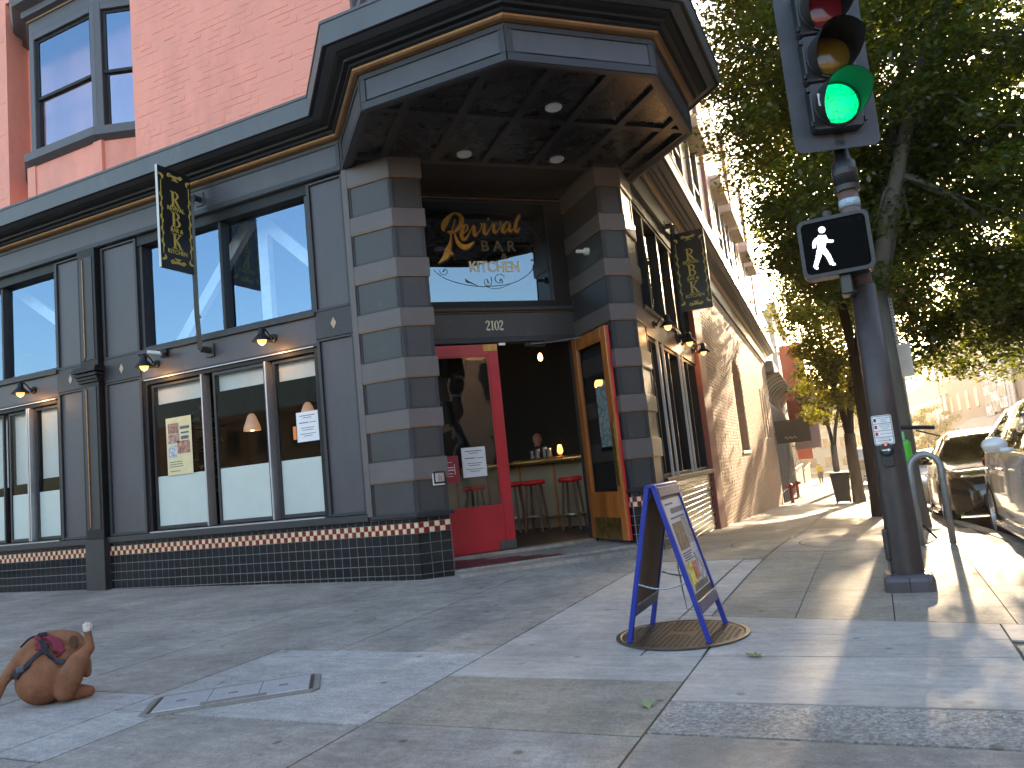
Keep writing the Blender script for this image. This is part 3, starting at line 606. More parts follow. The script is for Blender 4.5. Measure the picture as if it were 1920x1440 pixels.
text_mesh(t_:=MB(),'KITCHEN',0.204,CH,1.597,3.816,LV-.002,.0015,.006,xs=0.851); t_.build('kitchen_lettering',mat('cream_lettering',(.88,.86,.66),.5,var=.05),tw)

# house number
b=MB()
def digit2(u): 
    b.ribbon([(u-.038,3.045,.024),(u-.028,3.072,.022),(u,3.082,.012),(u+.032,3.06,.026),(u+.02,3.02,.022),(u-.02,2.975,.012),(u-.042,2.935,.01)],1.058,1.069,CH); b.ribbon([(u-.045,2.935,.02),(u-.01,2.945,.022),(u+.02,2.932,.024),(u+.046,2.955,.01)],1.058,1.069,CH)
digit2(1.40)
for z in (2.93,3.07): b.box(1.475,1.525,1.058,1.069,z,z+.012,CH)
b.box(1.488,1.512,1.058,1.069,2.942,3.08,CH)
b.ribbon([(1.60+.040*math.sin(t*math.pi/6),3.005+.075*math.cos(t*math.pi/6),.026 if t%6 in(2,3,4) else .012) for t in range(13)],1.058,1.069,CH)
digit2(1.71)
for i_,p_ in enumerate(b.v):
    u_=(p_[0]+2.12)*S2+p_[1]*S2; du=1.49+(u_-1.555)*.60-u_; b.v[i_]=(p_[0]+S2*du,p_[1]+S2*du,3.0+(p_[2]-3.005)*.82)
b.build('house_number',mat('cream_number_enamel',(.78,.70,.52),.4,var=.05),hd)
# red door (closed leaf)
def door_leaf(f,u0,u1,v0,v1,z0,z1,m,st,top,bot,gm,name='door',mats=None):
    b=MB().box(u0,u0+st,v0,v1,z0,z1,f).box(u1-st,u1,v0,v1,z0,z1,f).box(u0+st,u1-st,v0,v1,z1-top,z1,f).box(u0+st,u1-st,v0,v1,z0,z0+bot,f)
    d=b.build(name,m,BLD,bevel=.005)
    vm=(v0+v1)/2; MB().box(u0+st-.006,u1-st+.006,vm-.003,vm+.003,z0+bot-.006,z1-top+.006,f).build('pane',gm,d)
    g=MB(); t=.018; a,c,e,h=u0+st,u1-st,z0+bot,z1-top
    g.box(a,a+t,v0+.006,v1-.006,e,h,f).box(c-t,c,v0+.006,v1-.006,e,h,f).box(a+t,c-t,v0+.006,v1-.006,h-t,h,f).box(a+t,c-t,v0+.006,v1-.006,e,e+t,f)
    g.build('glazing_bead',m,d); return d
rd=door_leaf(CH,.435,1.50,1.08,1.13,.085,2.755,M_red,.135,.145,.56,M_door_glass); rd['label']='red painted door leaf, closed'
MB().box(1.30,1.497,1.072,1.085,2.66,2.752,CH).build('brass_hinge_plate',M_brass,rd); MB().box(1.27,1.503,1.070,1.085,.09,.20,CH).build('kick_plate',mat('grey_kick_plate',(.10,.10,.10),.4,.6,var=.3,scale=30),rd,bevel=.004)
# open wooden door folded back along the right reveal
OD=Fr(CH.P(2.575,1.07,0),CH.v*-1,CH.u)   # u outwards from hinge, v into the reveal
M_woodr=M_wood
wdoor=door_leaf(OD,.0,1.0,0,.05,.085,2.755,M_wood,.13,.15,.58,M_door_glass); wdoor['label']='varnished wooden door leaf standing open, red on its edge and back'
MB().box(.135,.865,-.004,.002,.09,.36,OD).build('kick_plate',M_brass,wdoor); MB().box(.002,.125,.051,.06,.09,2.75,OD).box(.875,.998,.051,.06,.09,2.75,OD).box(.125,.875,.051,.06,.09,.66,OD).box(.125,.875,.051,.06,2.61,2.75,OD).build('red_back_frame',M_red,wdoor); MB().box(1.001,1.006,.03,.058,.09,2.75,OD).build('red_edge_strip',M_red,wdoor)
MB().box(.885,.975,-.008,.004,.75,1.55,OD).build('push_plate',M_brass,wdoor,bevel=.002)
MB().tube([CH.P(1.98,1.09,2.74),CH.P(2.25,.98,2.735),CH.P(2.555,.72,2.735)],.008).build('closer_arm',M_steel,wdoor)
MB().box(1.52,1.62,1.075,1.1,2.73,2.77,CH).build('door_closer',M_steel,ent,bevel=.004); MB().box(1.9,2.2,1.08,1.15,2.71,2.765,CH).build('door_closer',M_black,ent,bevel=.006)
MB().box(.43,2.59,1.0,1.2,.03,.078,CH).build('threshold',mat('worn_threshold_metal',(.35,.33,.30),.45,.6,var=.3),ent,bevel=.004)
# porch floor with dark red tiles
fl=MB(); pf=MB().prism([P2(CH,.37,.02),P2(CH,2.65,.02),P2(CH,2.65,1.06),P2(CH,.37,1.06)],-.2,.035).build('porch_floor',M_cdark,BLD)
k=0
for i in range(9):
    for j in range(5):
        u=.39+i*.19; v=.03+j*.19
        if u+v*1.4>1.75: continue
        MB().prism([P2(CH,u,v),P2(CH,u+.186,v),P2(CH,u+.186,v+.186),P2(CH,u,v+.186)],.03,.040).build('porch_tile',[mat('dark_red_floor_tile',(.13,.028,.03),.5,var=.3,scale=4),mat('charcoal_floor_tile',(.03,.028,.03),.5,var=.3,scale=4)][(i*3+j*2)%4==0],pf)
bx('ramp_lip',M_cdark,.36,2.66,-.28,.03,-.2,.012,CH)
# --- right-hand storefront
bx('side_base_wall',M_grout,.6,4.95,.02,.3,-.9,.70,RT)
b=MB()
for r in range(13):
    for i in range(22):
        u=.62+i*.2+(.1 if r%2 else 0); z=.62-r*.08
        p=RT.P(u,0,z)
        if u+.19<4.95 and z+.08>ground(p.x,p.y): b.tile(u+.003,u+.195,.008,.03,z+.003,z+.077,.004,RT)
b.build('side_base_tile',mat('brown_black_glazed_tile',(.03,.022,.016),.18,var=.4,scale=8),BLD,kind='stuff')
bx('side_sill',M_trim,.58,4.98,-.05,.3,.70,.775,RT); bx('side_mid_band',M_panel,.6,4.95,.01,.3,2.70,3.05,RT); bx('side_sill',M_trim,.6,4.95,-.03,.3,3.05,3.10,RT); bx('window_head',M_dark,.6,4.95,.02,.3,4.62,4.80,RT)
window(RT,.62,4.93,.775,2.70,[1.05,1.62,2.35,3.2,4.1],M_glass,M_dark,mw=.06); window(RT,.62,4.93,3.10,4.62,[1.5,2.55,3.6],M_glass,M_dark,mw=.09)
for u in (1.3,1.7,3.05,3.35): MB().box(u-.012,u+.012,-.004,.03,.78,2.70,RT).build('sash_track',M_alu,BLD)
bx('side_pilaster',M_rpil,4.95,5.9,-.05,.3,-1.1,4.80,RT,bevel=.01)
# --- tan brick side wall
NI=[(11.3,13.4,1.06,3.0),(20.2,20.75,1.5,3.3),(21.5,22.05,1.5,3.3),(22.8,23.35,1.5,3.3)]
def in_niche(u0,u1,z0,z1):
    for i,(a,c,e,h) in enumerate(NI):
        if u1>a-.01 and u0<c+.01 and z1>e and z0<h: return True
        if i==0 and z0<h+.6 and z1>h-.02:
            cx=(a+c)/2; hw=(c-a)/2; t=max(0,1-((z0-h)/.55)**2)**.5*hw if z0>h else hw
            if u1>cx-t and u0<cx+t: return True
    return False
us_=sorted({5.9,26.0,*[q for n in NI for q in n[:2]]}); b=MB()
for a,c in zip(us_[:-1],us_[1:]):
    mid=(a+c)/2; n=[q for q in NI if q[0]<mid<q[1]]
    if n: b.box(a,c,.014,.4,-2.2,n[0][2],RT); b.box(a,c,.014,.4,n[0][3]+(.55 if n[0] is NI[0] else 0),4.8,RT)
    else: b.box(a,c,.014,.4,-2.2,4.8,RT)
a,c,e,h=NI[0]; cx,hw=(a+c)/2,(c-a)/2; K=12
for sg in (-1,1):
    pts=[(cx+sg*hw,h),(cx+sg*hw,h+.55)]+[(cx+sg*hw*math.sin(math.pi/2*i/K),h+.55*math.cos(math.pi/2*i/K)) for i in range(K+1)][:-1]
    b.plate(pts if sg>0 else pts[::-1],.014,.4,RT)
sw=b.build('side_wall',M_mortar,BLD)
for a,c,e,h in NI: MB().box(a-.02,c+.02,.24,.3,e-.02,h+.6,RT).build('niche_back',mat('dark_red_brick_niche',(.16,.05,.035),.8,var=.2),sw)
MB().box(11.2,13.5,-.03,.25,.98,1.06,RT).build('niche_sill',mat('pale_sill_stone',(.6,.55,.48),.7),sw,bevel=.006)
for a,c,e,h in NI[1:]: MB().box(a-.05,c+.05,-.02,.25,e-.06,e,RT).build('niche_sill',MATS['pale_sill_stone'],sw)
BR=[]
for r in range(85):
    z=4.78-(r+1)*.076
    for i in range(92):
        u=5.9+i*.225+(.1125 if r%2 else 0)
        if u<5.9 or u+.225>26 or in_niche(u,u+.22,z,z+.076): continue
        p=RT.P(u,0,z)
        if z+.07<ground(p.x,p.y): continue
        BR.append(((p-Vector(CAMP)).length,u,z))
BR.sort(); t=MB().tile(.004,.221,0,.02,.004,.072,.004,Fr((0,0,0),RT.u,RT.v)); bme=bpy.data.meshes.new('brick'); bme.from_pydata(t.v,[],t.f); bme.materials.append(M_tbrick)
b=MB()
for k,(d,u,z) in enumerate(BR):
    dv=rnd.uniform(-.004,.003)
    if k<130: inst('brick',bme,sw,RT.P(u,dv,z))
    else: b.tile(u+.004+rnd.uniform(0,.003),u+.221,dv,.02,z+.004,z+.072,.004,RT)
b.build('brick_field',M_tbrick,sw,kind='stuff')
# --- upper storeys
bay0,bay1=-9.2,-6.36
b=MB(); WV=.12
b.box(-15,bay0,WV+.008,.7,5.5,13); b.box(bay1,-2.3,WV+.008,.7,5.5,13); b.box(bay0,bay1,WV+.008,.7,9.4,13); b.box(bay0,bay1,WV+.36,.8,5.5,9.4)
uw=b.build('upper_wall',M_pink,BLD)
PB=[]
for r in range(38):
    z=5.6+r*.088
    for i in range(40):
        u=-11.6+i*.235+(.1175 if r%2 else 0)
        if u+.235>-2.4 or (u+.235>bay0-.005 and u<bay1+.005): continue
        p=LF.P(u,WV,z); PB.append(((p-Vector(CAMP)).length,u,z))
PB.sort(key=lambda q:q[0]+ (3 if q[1]<-9.2 else 0)); t=MB().tile(.0025,.2325,0,.02,.0025,.0855,.0035,LF); pme=bpy.data.meshes.new('brick'); pme.from_pydata(t.v,[],t.f); pme.materials.append(M_pink)
b=MB()
for k,(d,u,z) in enumerate(PB):
    dv=.0048+rnd.choice((-.002,-.001,0,.001,.002,.003,.0031))
    if k<170: inst('brick',pme,uw,LF.P(u,WV+dv,z))
    else: b.tile(u+.0035,u+.2315,WV+dv,WV+.02,z+.0035,z+.0845,.005,LF)
b.build('brick_field',M_pink,uw,kind='stuff')
# shallow bay set into the opening
B0,B1,B2,B3=(-9.2,.52),(-8.5,.04),(-7.02,.04),(-6.34,.30)
BP=[B0,B1,B2,B3]
bay=MB().sweep(BP,[(-.12,5.5),(.0,5.5),(0,6.42),(-.12,6.42)]).build('bay_apron',M_pink,BLD)
MB().sweep(BP,[(-.1,6.40),(.02,6.40),(.10,6.46),(.10,6.585),(-.1,6.62)]).build('bay_sill',M_ptrim,bay)
for p in (B1,B2): MB().box(p[0]-.09,p[0]+.09,p[1]-.02,p[1]+.05,5.5,6.40).build('apron_strip',M_pink,bay)
MB().sweep(BP,[(-.1,8.55),(.0,8.55),(.0,8.75),(.04,8.78),(.10,8.80),(.10,8.9),(.22,8.95),(.25,9.05),(.25,9.25),(-.1,9.3)]).build('bay_cornice',M_ptrim,bay)
MB().sweep(BP,[(-.05,8.755),(.022,8.755),(.03,8.78),(-.05,8.78)]).build('gold_line',M_gold,bay)
for p,q in ((B0,B1),(B1,B2),(B2,B3)):
    f,L=facet_fr(p,q); b=MB(); s=.10
    b.box(0,s,0,.12,6.585,8.56,f).box(L-s,L,0,.12,6.585,8.56,f).box(s,L-s,.0,.12,8.45,8.56,f)
    w=b.build('bay_window',M_ptrim,bay,bevel=.006)
    b=MB(); t=.05; a,c=s+.01,L-s-.01
    for z0,z1,v in ((6.60,7.50,.07),(7.46,8.45,.04)):
        b.box(a,a+t,v,v+.03,z0,z1,f).box(c-t,c,v,v+.03,z0,z1,f).box(a+t,c-t,v,v+.03,z1-t,z1,f).box(a+t,c-t,v,v+.03,z0,z0+t,f)
    b.build('sash',M_dark,w,bevel=.003)
    for z0,z1,v in ((6.64,7.46,.085),(7.50,8.41,.055)): MB().box(a+t-.004,c-t+.004,v,v+.005,z0,z1,f).build('pane',M_sky_glass,w)
# corner bay above the cornice
OC=[(-2.55,.12),(-1.62,-.80),(-.16,-.80),(.80,.16),(.80,1.62),onrt(.45,-.12)]
cb=MB().sweep(OC,[(-.15,5.6),(0,5.6),(0,6.35),(.05,6.40),(.05,6.5),(-.15,6.5)]).build('corner_bay',M_ptrim,BLD)
MB().sweep(OC,[(-.15,9.2),(0,9.2),(.3,9.6),(.3,9.9),(-.15,9.9)]).build('corner_bay_cornice',M_ptrim,cb)
MB().prism(OC+[(-2.3,3.2)],9.9,13).build('corner_bay_top',M_pink,cb)
for i in range(5):
    f,L=facet_fr(OC[i],OC[i+1]); b=MB().box(0,.14,0,.15,6.5,9.2,f).box(L-.14,L,0,.15,6.5,9.2,f).box(.14,L-.14,.03,.12,7.8,7.88,f)
    w=b.build('bay_window',M_ptrim,cb,bevel=.006); MB().box(.14,L-.14,.08,.086,6.5,9.2,f).build('pane',M_sky_glass,w)
# side upper wall
sideup=MB().box(.45,28,.12,.6,5.5,13,RT).build('side_upper_wall',mat('pale_salmon_side_wall',(.50,.31,.25),.65,var=.12,scale=2,bump=.3,bscale=25),BLD)
for u in (4.2,11.5,19.5,26.3): MB().box(u,u+.8,.02,.14,5.5,13,RT).build('side_pilaster',M_rpil,sideup,bevel=.01)
for u in (5.6,8.4,12.8,15.4,17.6,20.9,23.5):
    w=MB().box(u,u+.12,.03,.2,6.3,8.6,RT).box(u+1.28,u+1.4,.03,.2,6.3,8.6,RT).box(u+.12,u+1.28,.05,.2,7.42,7.5,RT).build('side_window',M_ptrim,sideup,bevel=.006)
    MB().box(u+.12,u+1.28,.10,.13,6.3,8.6,RT).build('pane',mat('dark_window_glass',(.02,.022,.025),.05,var=0),w)
    MB().box(u-.15,u+1.55,-.12,.2,6.15,6.3,RT).build('window_sill',M_stone,w,bevel=.01)
    MB().plate([(u-.25,8.6),(u+1.65,8.6),(u+1.65,8.85),(u+1.2,9.1),(u+.7,9.2),(u+.2,9.1),(u-.25,8.85)],-.28,.14,RT).build('window_hood',M_stone,w,bevel=.012)
# plain mass of the building behind the fronts (keeps the sun out of the rooms)
RO=[(-15,.65),(-2.4,.65),(.0,2.9),onrt(28,-.45),(-22,30.5),(-22,.65)]
MB().prism(RO,12.9,13.2).build('flat_roof',M_corn,BLD)
b=MB()
for p,q in ((RO[3],RO[4]),(RO[4],RO[5]),(RO[5],(-15,.5))):
    f,L=facet_fr(p,q); b.box(0,L,0,.3,-2.5,12.9,f)
b.build('rear_wall',M_corn,BLD)
# ground-floor room
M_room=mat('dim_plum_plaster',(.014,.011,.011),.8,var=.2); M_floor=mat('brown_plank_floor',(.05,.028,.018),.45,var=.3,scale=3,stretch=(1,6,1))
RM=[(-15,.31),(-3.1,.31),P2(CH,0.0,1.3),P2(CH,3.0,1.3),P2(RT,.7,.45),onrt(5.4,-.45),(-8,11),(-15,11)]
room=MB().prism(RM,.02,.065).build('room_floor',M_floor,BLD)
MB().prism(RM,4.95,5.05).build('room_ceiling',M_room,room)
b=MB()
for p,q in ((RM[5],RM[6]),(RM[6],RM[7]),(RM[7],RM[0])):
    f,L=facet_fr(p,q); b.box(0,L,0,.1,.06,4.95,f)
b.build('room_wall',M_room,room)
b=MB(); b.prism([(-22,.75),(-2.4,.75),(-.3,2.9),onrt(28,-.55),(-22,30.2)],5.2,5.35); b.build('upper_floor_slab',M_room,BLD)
# ------------------------------------------------------------------ fittings on the building
def wall_lamp(f,u,z,label,light=True):
    p=f.P(u,0,z); t=thing('wall_lamp',label,'wall lamp',p,'small dark gooseneck lamps on the bar front')
    n=f.v*-1
    MB().lathe([(.0,0),(.055,0),(.055,.02),(.03,.03),(.03,.06),(0,.06)],n=14,M=Matrix.Translation(p)@n.to_track_quat('Z','Y').to_matrix().to_4x4()).build('wall_plate',M_black,t,smooth=False)
    c=p+n*.20
    MB().tube([p+n*.05,p+n*.09+Vector((0,0,.06)),p+n*.14+Vector((0,0,.10)),c+Vector((0,0,.10))],.009).build('neck',M_black,t)
    MB().lathe([(.0,.115),(.02,.115),(.03,.10),(.042,.085),(.042,.03),(.05,.022),(.115,-.045),(.118,-.06),(.112,-.055),(.045,.012),(0,.02)],c,20).build('shade',M_black,t,smooth=True)
    MB().lathe([(.0,-.105),(.03,-.098),(.05,-.075),(.056,-.045),(.05,-.015),(0,0)],c,16).build('globe',M_bulbg,t,smooth=True)
    MB().lathe([(0,-.075),(.014,-.068),(.018,-.05),(.012,-.025),(0,-.02)],c+Vector((0,0,-.035)),10).build('bulb',M_lit,t,smooth=True)
    if light:
        l=bpy.data.lights.new('lamp_light','POINT'); l.energy=1.3; l.color=(1,.5,.18); l.shadow_soft_size=.05; o=bpy.data.objects.new('lamp_light',l); COL.objects.link(o); o.parent=t; o.location=n*.2+Vector((0,0,-.16))
    return t
wall_lamp(LF,-8.55,2.96,'lit wall lamp leftmost on the dark front, above the blind-covered window')
wall_lamp(LF,-6.0,2.96,'lit wall lamp beside the security camera, left above the three-pane window')
wall_lamp(LF,-3.98,2.97,'lit wall lamp above the right pane of the three-pane window')
wall_lamp(RT,1.15,2.90,'lit wall lamp on the side front, nearest the banded pier')
wall_lamp(RT,3.0,2.90,'lit wall lamp on the side front, middle of the three')
wall_lamp(RT,4.55,2.92,'lit wall lamp on the side front, nearest the brick wall')
# security camera
t=thing('security_camera','small white and black bullet security cameras over the wall lamp','camera',(-5.86,0,3.08))
for a,c in (((-5.86,-.02,3.08),(-5.97,-.17,3.10)),((-5.82,-.02,3.05),(-5.70,-.16,3.07))): MB().tube([a,c],.028,10).build('camera_body',M_white if c[0]<-5.9 else M_black,t)
MB().box(-5.9,-5.78,-.03,.01,3.03,3.12).build('bracket',M_black,t)
p=CH.P(2.66,.42,3.82); t=thing('entrance_camera','small white camera on the banded reveal right of the transom','camera',p)
MB().tube([p,p-CH.u*.05],.05,14).build('mount',M_white,t); MB().tube([p-CH.u*.05,p-CH.u*.17+CH.v*.0],.024,12).build('camera_body',M_white,t)
# blade signs
def serif_R(b,f,u,z,h,v0,v1,ch):
    w=h*.5; s=h*.06
    b.box(u-w*.42,u-w*.10,v0,v1,z-h/2,z+h/2,f)
    for zz in (z-h/2,z+h/2-s): b.box(u-w*.62,u+w*.08,v0,v1,zz,zz+s,f)
    k=h
    if ch in 'RB': b.ribbon([(u-w*.2,z+h*.47,s),(u+w*.2,z+h*.46,s*1.2),(u+w*.52,z+h*.26,w*.3),(u+w*.2,z+h*.03,s*1.2),(u-w*.2,z+h*.02,s)],v0,v1,f)
    if ch=='B': b.ribbon([(u-w*.2,z+h*.02,s),(u+w*.25,z+.0*h,s*1.2),(u+w*.62,z-h*.23,w*.32),(u+w*.25,z-h*.46,s*1.2),(u-w*.2,z-h*.47,s)],v0,v1,f)
    if ch=='R': b.ribbon([(u+w*.0,z+.01*h,w*.2),(u+w*.35,z-h*.25,w*.3),(u+w*.6,z-h*.45,w*.22),(u+w*.82,z-h*.47,s)],v0,v1,f)
    if ch=='K':
        b.ribbon([(u+w*.62,z+h*.47,s),(u+w*.2,z+h*.17,s*1.1),(u-w*.1,z-h*.05,s)],v0,v1,f); b.ribbon([(u+w*.0,z+.06*h,w*.2),(u+w*.35,z-h*.2,w*.3),(u+w*.66,z-h*.46,w*.2)],v0,v1,f)
        b.box(u+w*.3,u+w*.8,v0,v1,z+h/2-s,z+h/2,f); b.box(u+w*.36,u+w*.92,v0,v1,z-h/2,z-h/2+s,f)
def blade_sign(f,u,out0,out1,z0,z1,label,anchor_lo,anchor_hi):
    "board in the plane u=const, projecting outward from facade f"
    o=f.P(u,0,z0); t=thing('blade_sign',label,'sign',o,'hanging blade signs')
    d=.018
    bd=MB().box(u-d,u+d,-out1,-out0,z0,z1,f).build('board',M_black_board,t,bevel=.003)
    MB().box(u-d-.001,u+d+.001,-out1-.004,-out1,z0,z1,f).build('board_edge',mat('pale_board_edge',(.6,.6,.56),.6),t)
    w=out1-out0; h=z1-z0; zc=(z0+z1)/2
    for side in (1,-1):
        # face frame: q along board, centre at 0
        cen=f.P(u+side*(d+.0035),-(out0+out1)/2,0); uu=(f.v*1.0)*(1 if side>0 else -1); F=Fr(cen,uu,f.u*-side)
        b=MB()
        for ch,zz in (('R',zc+h*.205),('B',zc+h*.0),('K',zc-h*.215)): serif_R(b,F,-.012,zz,h*.150,-.002,.004,ch)
        for s_,zz,sz in (('REVIVAL',zc+h*.103,.078),('BAR &',zc-h*.108,.076),('KITCHEN',zc-h*.325,.078)): text_mesh(b,s_,sz,F,0,zz,.0,.0015,.001,xs=.92)
        b.build('lettering',M_signgold,bd)
        b=MB(); q=w*.42
        for sx in (1,-1):
            b.box(sx*q-.003,sx*q+.003,-.002,.004,zc-h*.36,zc+h*.36,F)
            for zz in (.2,-.02,-.14,.1,-.26): b.ribbon([(sx*q,zc+h*(zz+.05),.004),(sx*(q+.018),zc+h*(zz+.02),.016),(sx*(q+.008),zc+h*zz,.02),(sx*(q-.014),zc+h*(zz-.02),.014),(sx*q,zc+h*(zz-.05),.004)],-.002,.004,F)
            for sz in (1,-1):
                b.ribbon([(sx*(q+.03),zc+sz*h*.42,.006),(sx*q,zc+sz*h*.415,.03),(sx*(q-.03),zc+sz*h*.40,.03),(sx*(q-.02),zc+sz*h*.37,.008)],-.002,.004,F)
                c=(sx*.085,zc+sz*h*.43); b.ribbon([(c[0]+(.03-.0022*k)*math.cos(k*.75),c[1]+(.03-.0022*k)*math.sin(k*.75),.016-.0008*k) for k in range(11)],-.002,.004,F)
        for sz in (1,-1):
            b.ribbon([(-.09,zc+sz*h*.44,.02),(0,zc+sz*h*.425,.034),(.09,zc+sz*h*.44,.02)],-.002,.004,F)
            for a in (-.05,-.025,0,.025,.05): b.ribbon([(0,zc+sz*h*.41,.006),(a*.7,zc+sz*h*.395,.008),(a,zc+sz*h*(.385),.005)],-.002,.004,F)
        b.build('scroll_border',M_signgold,bd)
    # bracket: post along the wall side of the board, knees back to the wall
    pm=out0-.015
    def bar(a,c,th=.042):
        MBb.tube([f.P(u,-a[0],a[1]),f.P(u,-c[0],c[1])],th,4)
    MBb=MB(); bar((pm,z1-.35),(pm,z0-.55)); bar((pm,z0-.52),(pm-.03,z0-.56)); bar((pm,z0-.54),(max(.16,pm*.55),anchor_lo)); bar((max(.16,pm*.55)+.01,anchor_lo),(0,anchor_lo)); bar((pm,z1-.37),(.15,anchor_hi)); bar((.16,anchor_hi),(0,anchor_hi))
    MBb.build('bracket',mat('dark_steel_bracket',(.05,.055,.05),.45,.4),t)
    for z in (anchor_lo,anchor_hi): MB().box(u-.07,u+.07,-.015-(.03 if z>4.5 else 0),.0,z-.09,z+.09,f).build('wall_plate',MATS['dark_steel_bracket'],t,bevel=.004)
blade_sign(LF,-5.03,.20,.71,3.95,5.26,'black and gold hanging sign by the large blue-lit window on the left front',2.99,5.0)
blade_sign(RT,3.1,.12,.63,3.38,4.69,'black and gold hanging sign on the side street front, right of the entrance',2.98,4.85)
# door opener button
fB=CH; p=CH.P(.27,-.022,1.02); t=thing('door_opener_button','square steel wheelchair push button on the left banded pier','button',p)
MB().box(.195,.33,-.03,-.0225,.985,1.115,CH).build('back_plate',M_white,t); MB().box(.205,.34,-.052,-.0305,1.0,1.135,CH).build('button_frame',M_black,t,bevel=.01,seg=2); MB().box(.222,.323,-.058,-.05,1.018,1.118,CH).build('push_plate',M_steel,t,bevel=.004)
b=MB(); M_bl=mat('blue_print',(.03,.08,.35),.5,var=0); b.ribbon([(.268+.014*math.cos(a),1.068+.014*math.sin(a),.004) for a in [2.2+.45*k for k in range(10)]],-.0595,-.058,CH,sub=2); b.ribbon([(.266,1.10,.005),(.268,1.075,.005),(.282,1.073,.005),(.288,1.058,.005)],-.0595,-.058,CH); 
for z in (1.042,1.034): b.box(.245,.30,-.0595,-.058,z,z+.003,CH)
b.build('wheelchair_symbol',M_bl,t)
# notices on the glass
M_paper=mat('white_paper',(.78,.78,.78),.8,var=.04); M_ink=mat('grey_ink',(.12,.12,.14),.8,var=0)
def notice(name,label,f,u0,u1,z0,z1,v,m,lines,cat='notice',ink=None,tilt=0):
    p=f.P((u0+u1)/2,v,z0); t=thing(name,label,cat,p)
    sh=MB().box(u0,u1,v-.002,v,z0,z1,f).build('sheet',m,t)
    b=MB()
    for (a,c,z,h) in lines: b.box(u0+(u1-u0)*a,u0+(u1-u0)*c,v-.0032,v-.002,z0+(z1-z0)*z,z0+(z1-z0)*(z+h),f)
    if lines: b.build('print',ink or M_ink,t)
    return t
L6=[(.15,.85,.86,.025),(.3,.7,.79,.02),(.12,.55,.62,.03),(.6,.9,.62,.02),(.2,.8,.45,.02),(.25,.75,.38,.02),(.15,.85,.25,.02),(.3,.7,.18,.02)]
notice('door_notice','white printed notice taped inside the red door glass',CH,.88,1.20,1.04,1.42,1.10,M_paper,L6)
notice('award_sticker','square dark red award sticker on the red door glass',CH,.60,.83,.99,1.33,1.10,mat('maroon_sticker',(.32,.012,.03),.5),[(.3,.7,.56,.03),(.3,.72,.46,.035),(.36,.64,.34,.02),(.25,.28,.3,.4),(.74,.77,.3,.4),(.35,.65,.76,.015),(.35,.65,.24,.015)],'sticker',M_paper)
t=notice('window_notice','white notice on the right pane of the three-pane window',LF,-3.78,-3.45,1.66,2.02,.085,M_paper,L6)
t=notice('window_poster','cream event poster with photographs in the left pane of the three-pane window',LF,-5.98,-5.52,1.46,2.22,.085,mat('cream_paper',(.72,.60,.33),.8,var=.1),[(.55,.92,.78,.05),(.58,.9,.70,.03),(.58,.88,.60,.06),(.1,.6,.22,.012),(.1,.6,.18,.012),(.1,.62,.14,.012),(.1,.5,.06,.012)],'poster')
b=MB(); ph=[]
for k,(a,c,z,h) in enumerate(((.08,.5,.72,.18),(.08,.52,.55,.16),(.08,.38,.30,.22),(.42,.92,.36,.22))):
    u0,u1,z0,z1=-5.98,-5.52,1.46,2.22; MB().box(u0+(u1-u0)*a,u0+(u1-u0)*c,.0815,.083,z0+(z1-z0)*z,z0+(z1-z0)*(z+h)).build('photo',mat('printed_photo_%d'%k,[(.30,.16,.11),(.36,.22,.17),(.42,.44,.48),(.38,.17,.12)][k],.6,var=.9,scale=22),t)
notice('orange_tag','small orange sticker beside the white window notice',LF,-3.84,-3.79,1.70,1.86,.085,mat('orange_sticker',(.85,.22,.03),.5),[],'sticker')
# framed menu on the reveal behind the open door
FR=Fr(CH.P(2.655,1.05,0),CH.v*-1,CH.u); t=thing('menu_case','dark framed menu case on the reveal behind the open wooden door','menu',FR.P(.62,0,1.25))
MB().box(.42,.82,-.03,.0,1.2,2.15,FR).build('case_frame',M_black,t,bevel=.006); MB().box(.46,.78,-.033,-.03,1.25,2.10,FR).build('menu_sheet',mat('menu_print',(.55,.62,.58),.7,var=.7,scale=18),t)
# ------------------------------------------------------------------ inside the bar
def fr_bar(x,y): return (x,y,.065)
BAR=Fr((-2.9,5.2,0),(math.cos(R(-5)),math.sin(R(-5)),0),(-math.sin(R(-5)),math.cos(R(-5)),0))
t=thing('bar_counter','long bar counter with copper edge and cream panelled front inside the doorway','bar counter',BAR.P(0,0,.065))
MB().box(-2.5,2.0,.0,.6,.065,1.18,BAR).build('front_panel',mat('cream_bar_front',(.30,.25,.16),.5,var=.12,scale=2),t)
MB().box(-2.6,2.05,-.25,.7,1.20,1.25,BAR).build('counter_top',M_black,t,bevel=.01)
MB().tube([BAR.P(-2.6,-.25,1.21),BAR.P(2.05,-.25,1.21)],.05,12).build('copper_edge',mat('polished_copper',(.50,.30,.09),.28,.8,var=.2),t,smooth=True)
for k in range(7): MB().box(-2.4+k*.68,-2.36+k*.68,-.012,.0,.07,1.18,BAR).build('panel_strip',M_wood,t)
MB().tube([BAR.P(-2.5,-.18,.25),BAR.P(2.0,-.18,.25)],.022,8).build('foot_rail',M_brass,t)
def stool(u,v,label):
    p=BAR.P(u,v,.065); t=thing('bar_stool',label,'bar stool',p,'red topped bar stools at the counter')
    MB().lathe([(0,.84),(.16,.84),(.195,.82),(.2,.79),(.185,.76),(0,.75)],p,20).build('seat',mat('red_vinyl',(.62,.012,.012),.25,var=.1,coat=.3),t,smooth=True)
    for k in range(4):
        a=math.pi/4+k*math.pi/2; c=Vector((math.cos(a),math.sin(a),0))
        MB().tube([p+c*.13+Vector((0,0,.76)),p+c*.21],.022,6).build('leg',mat('brown_stool_wood',(.12,.045,.025),.45),t)
    MB().lathe([(.165,.24),(.18,.24),(.18,.26),(.165,.26)],p,16).build('foot_ring',M_steel,t)
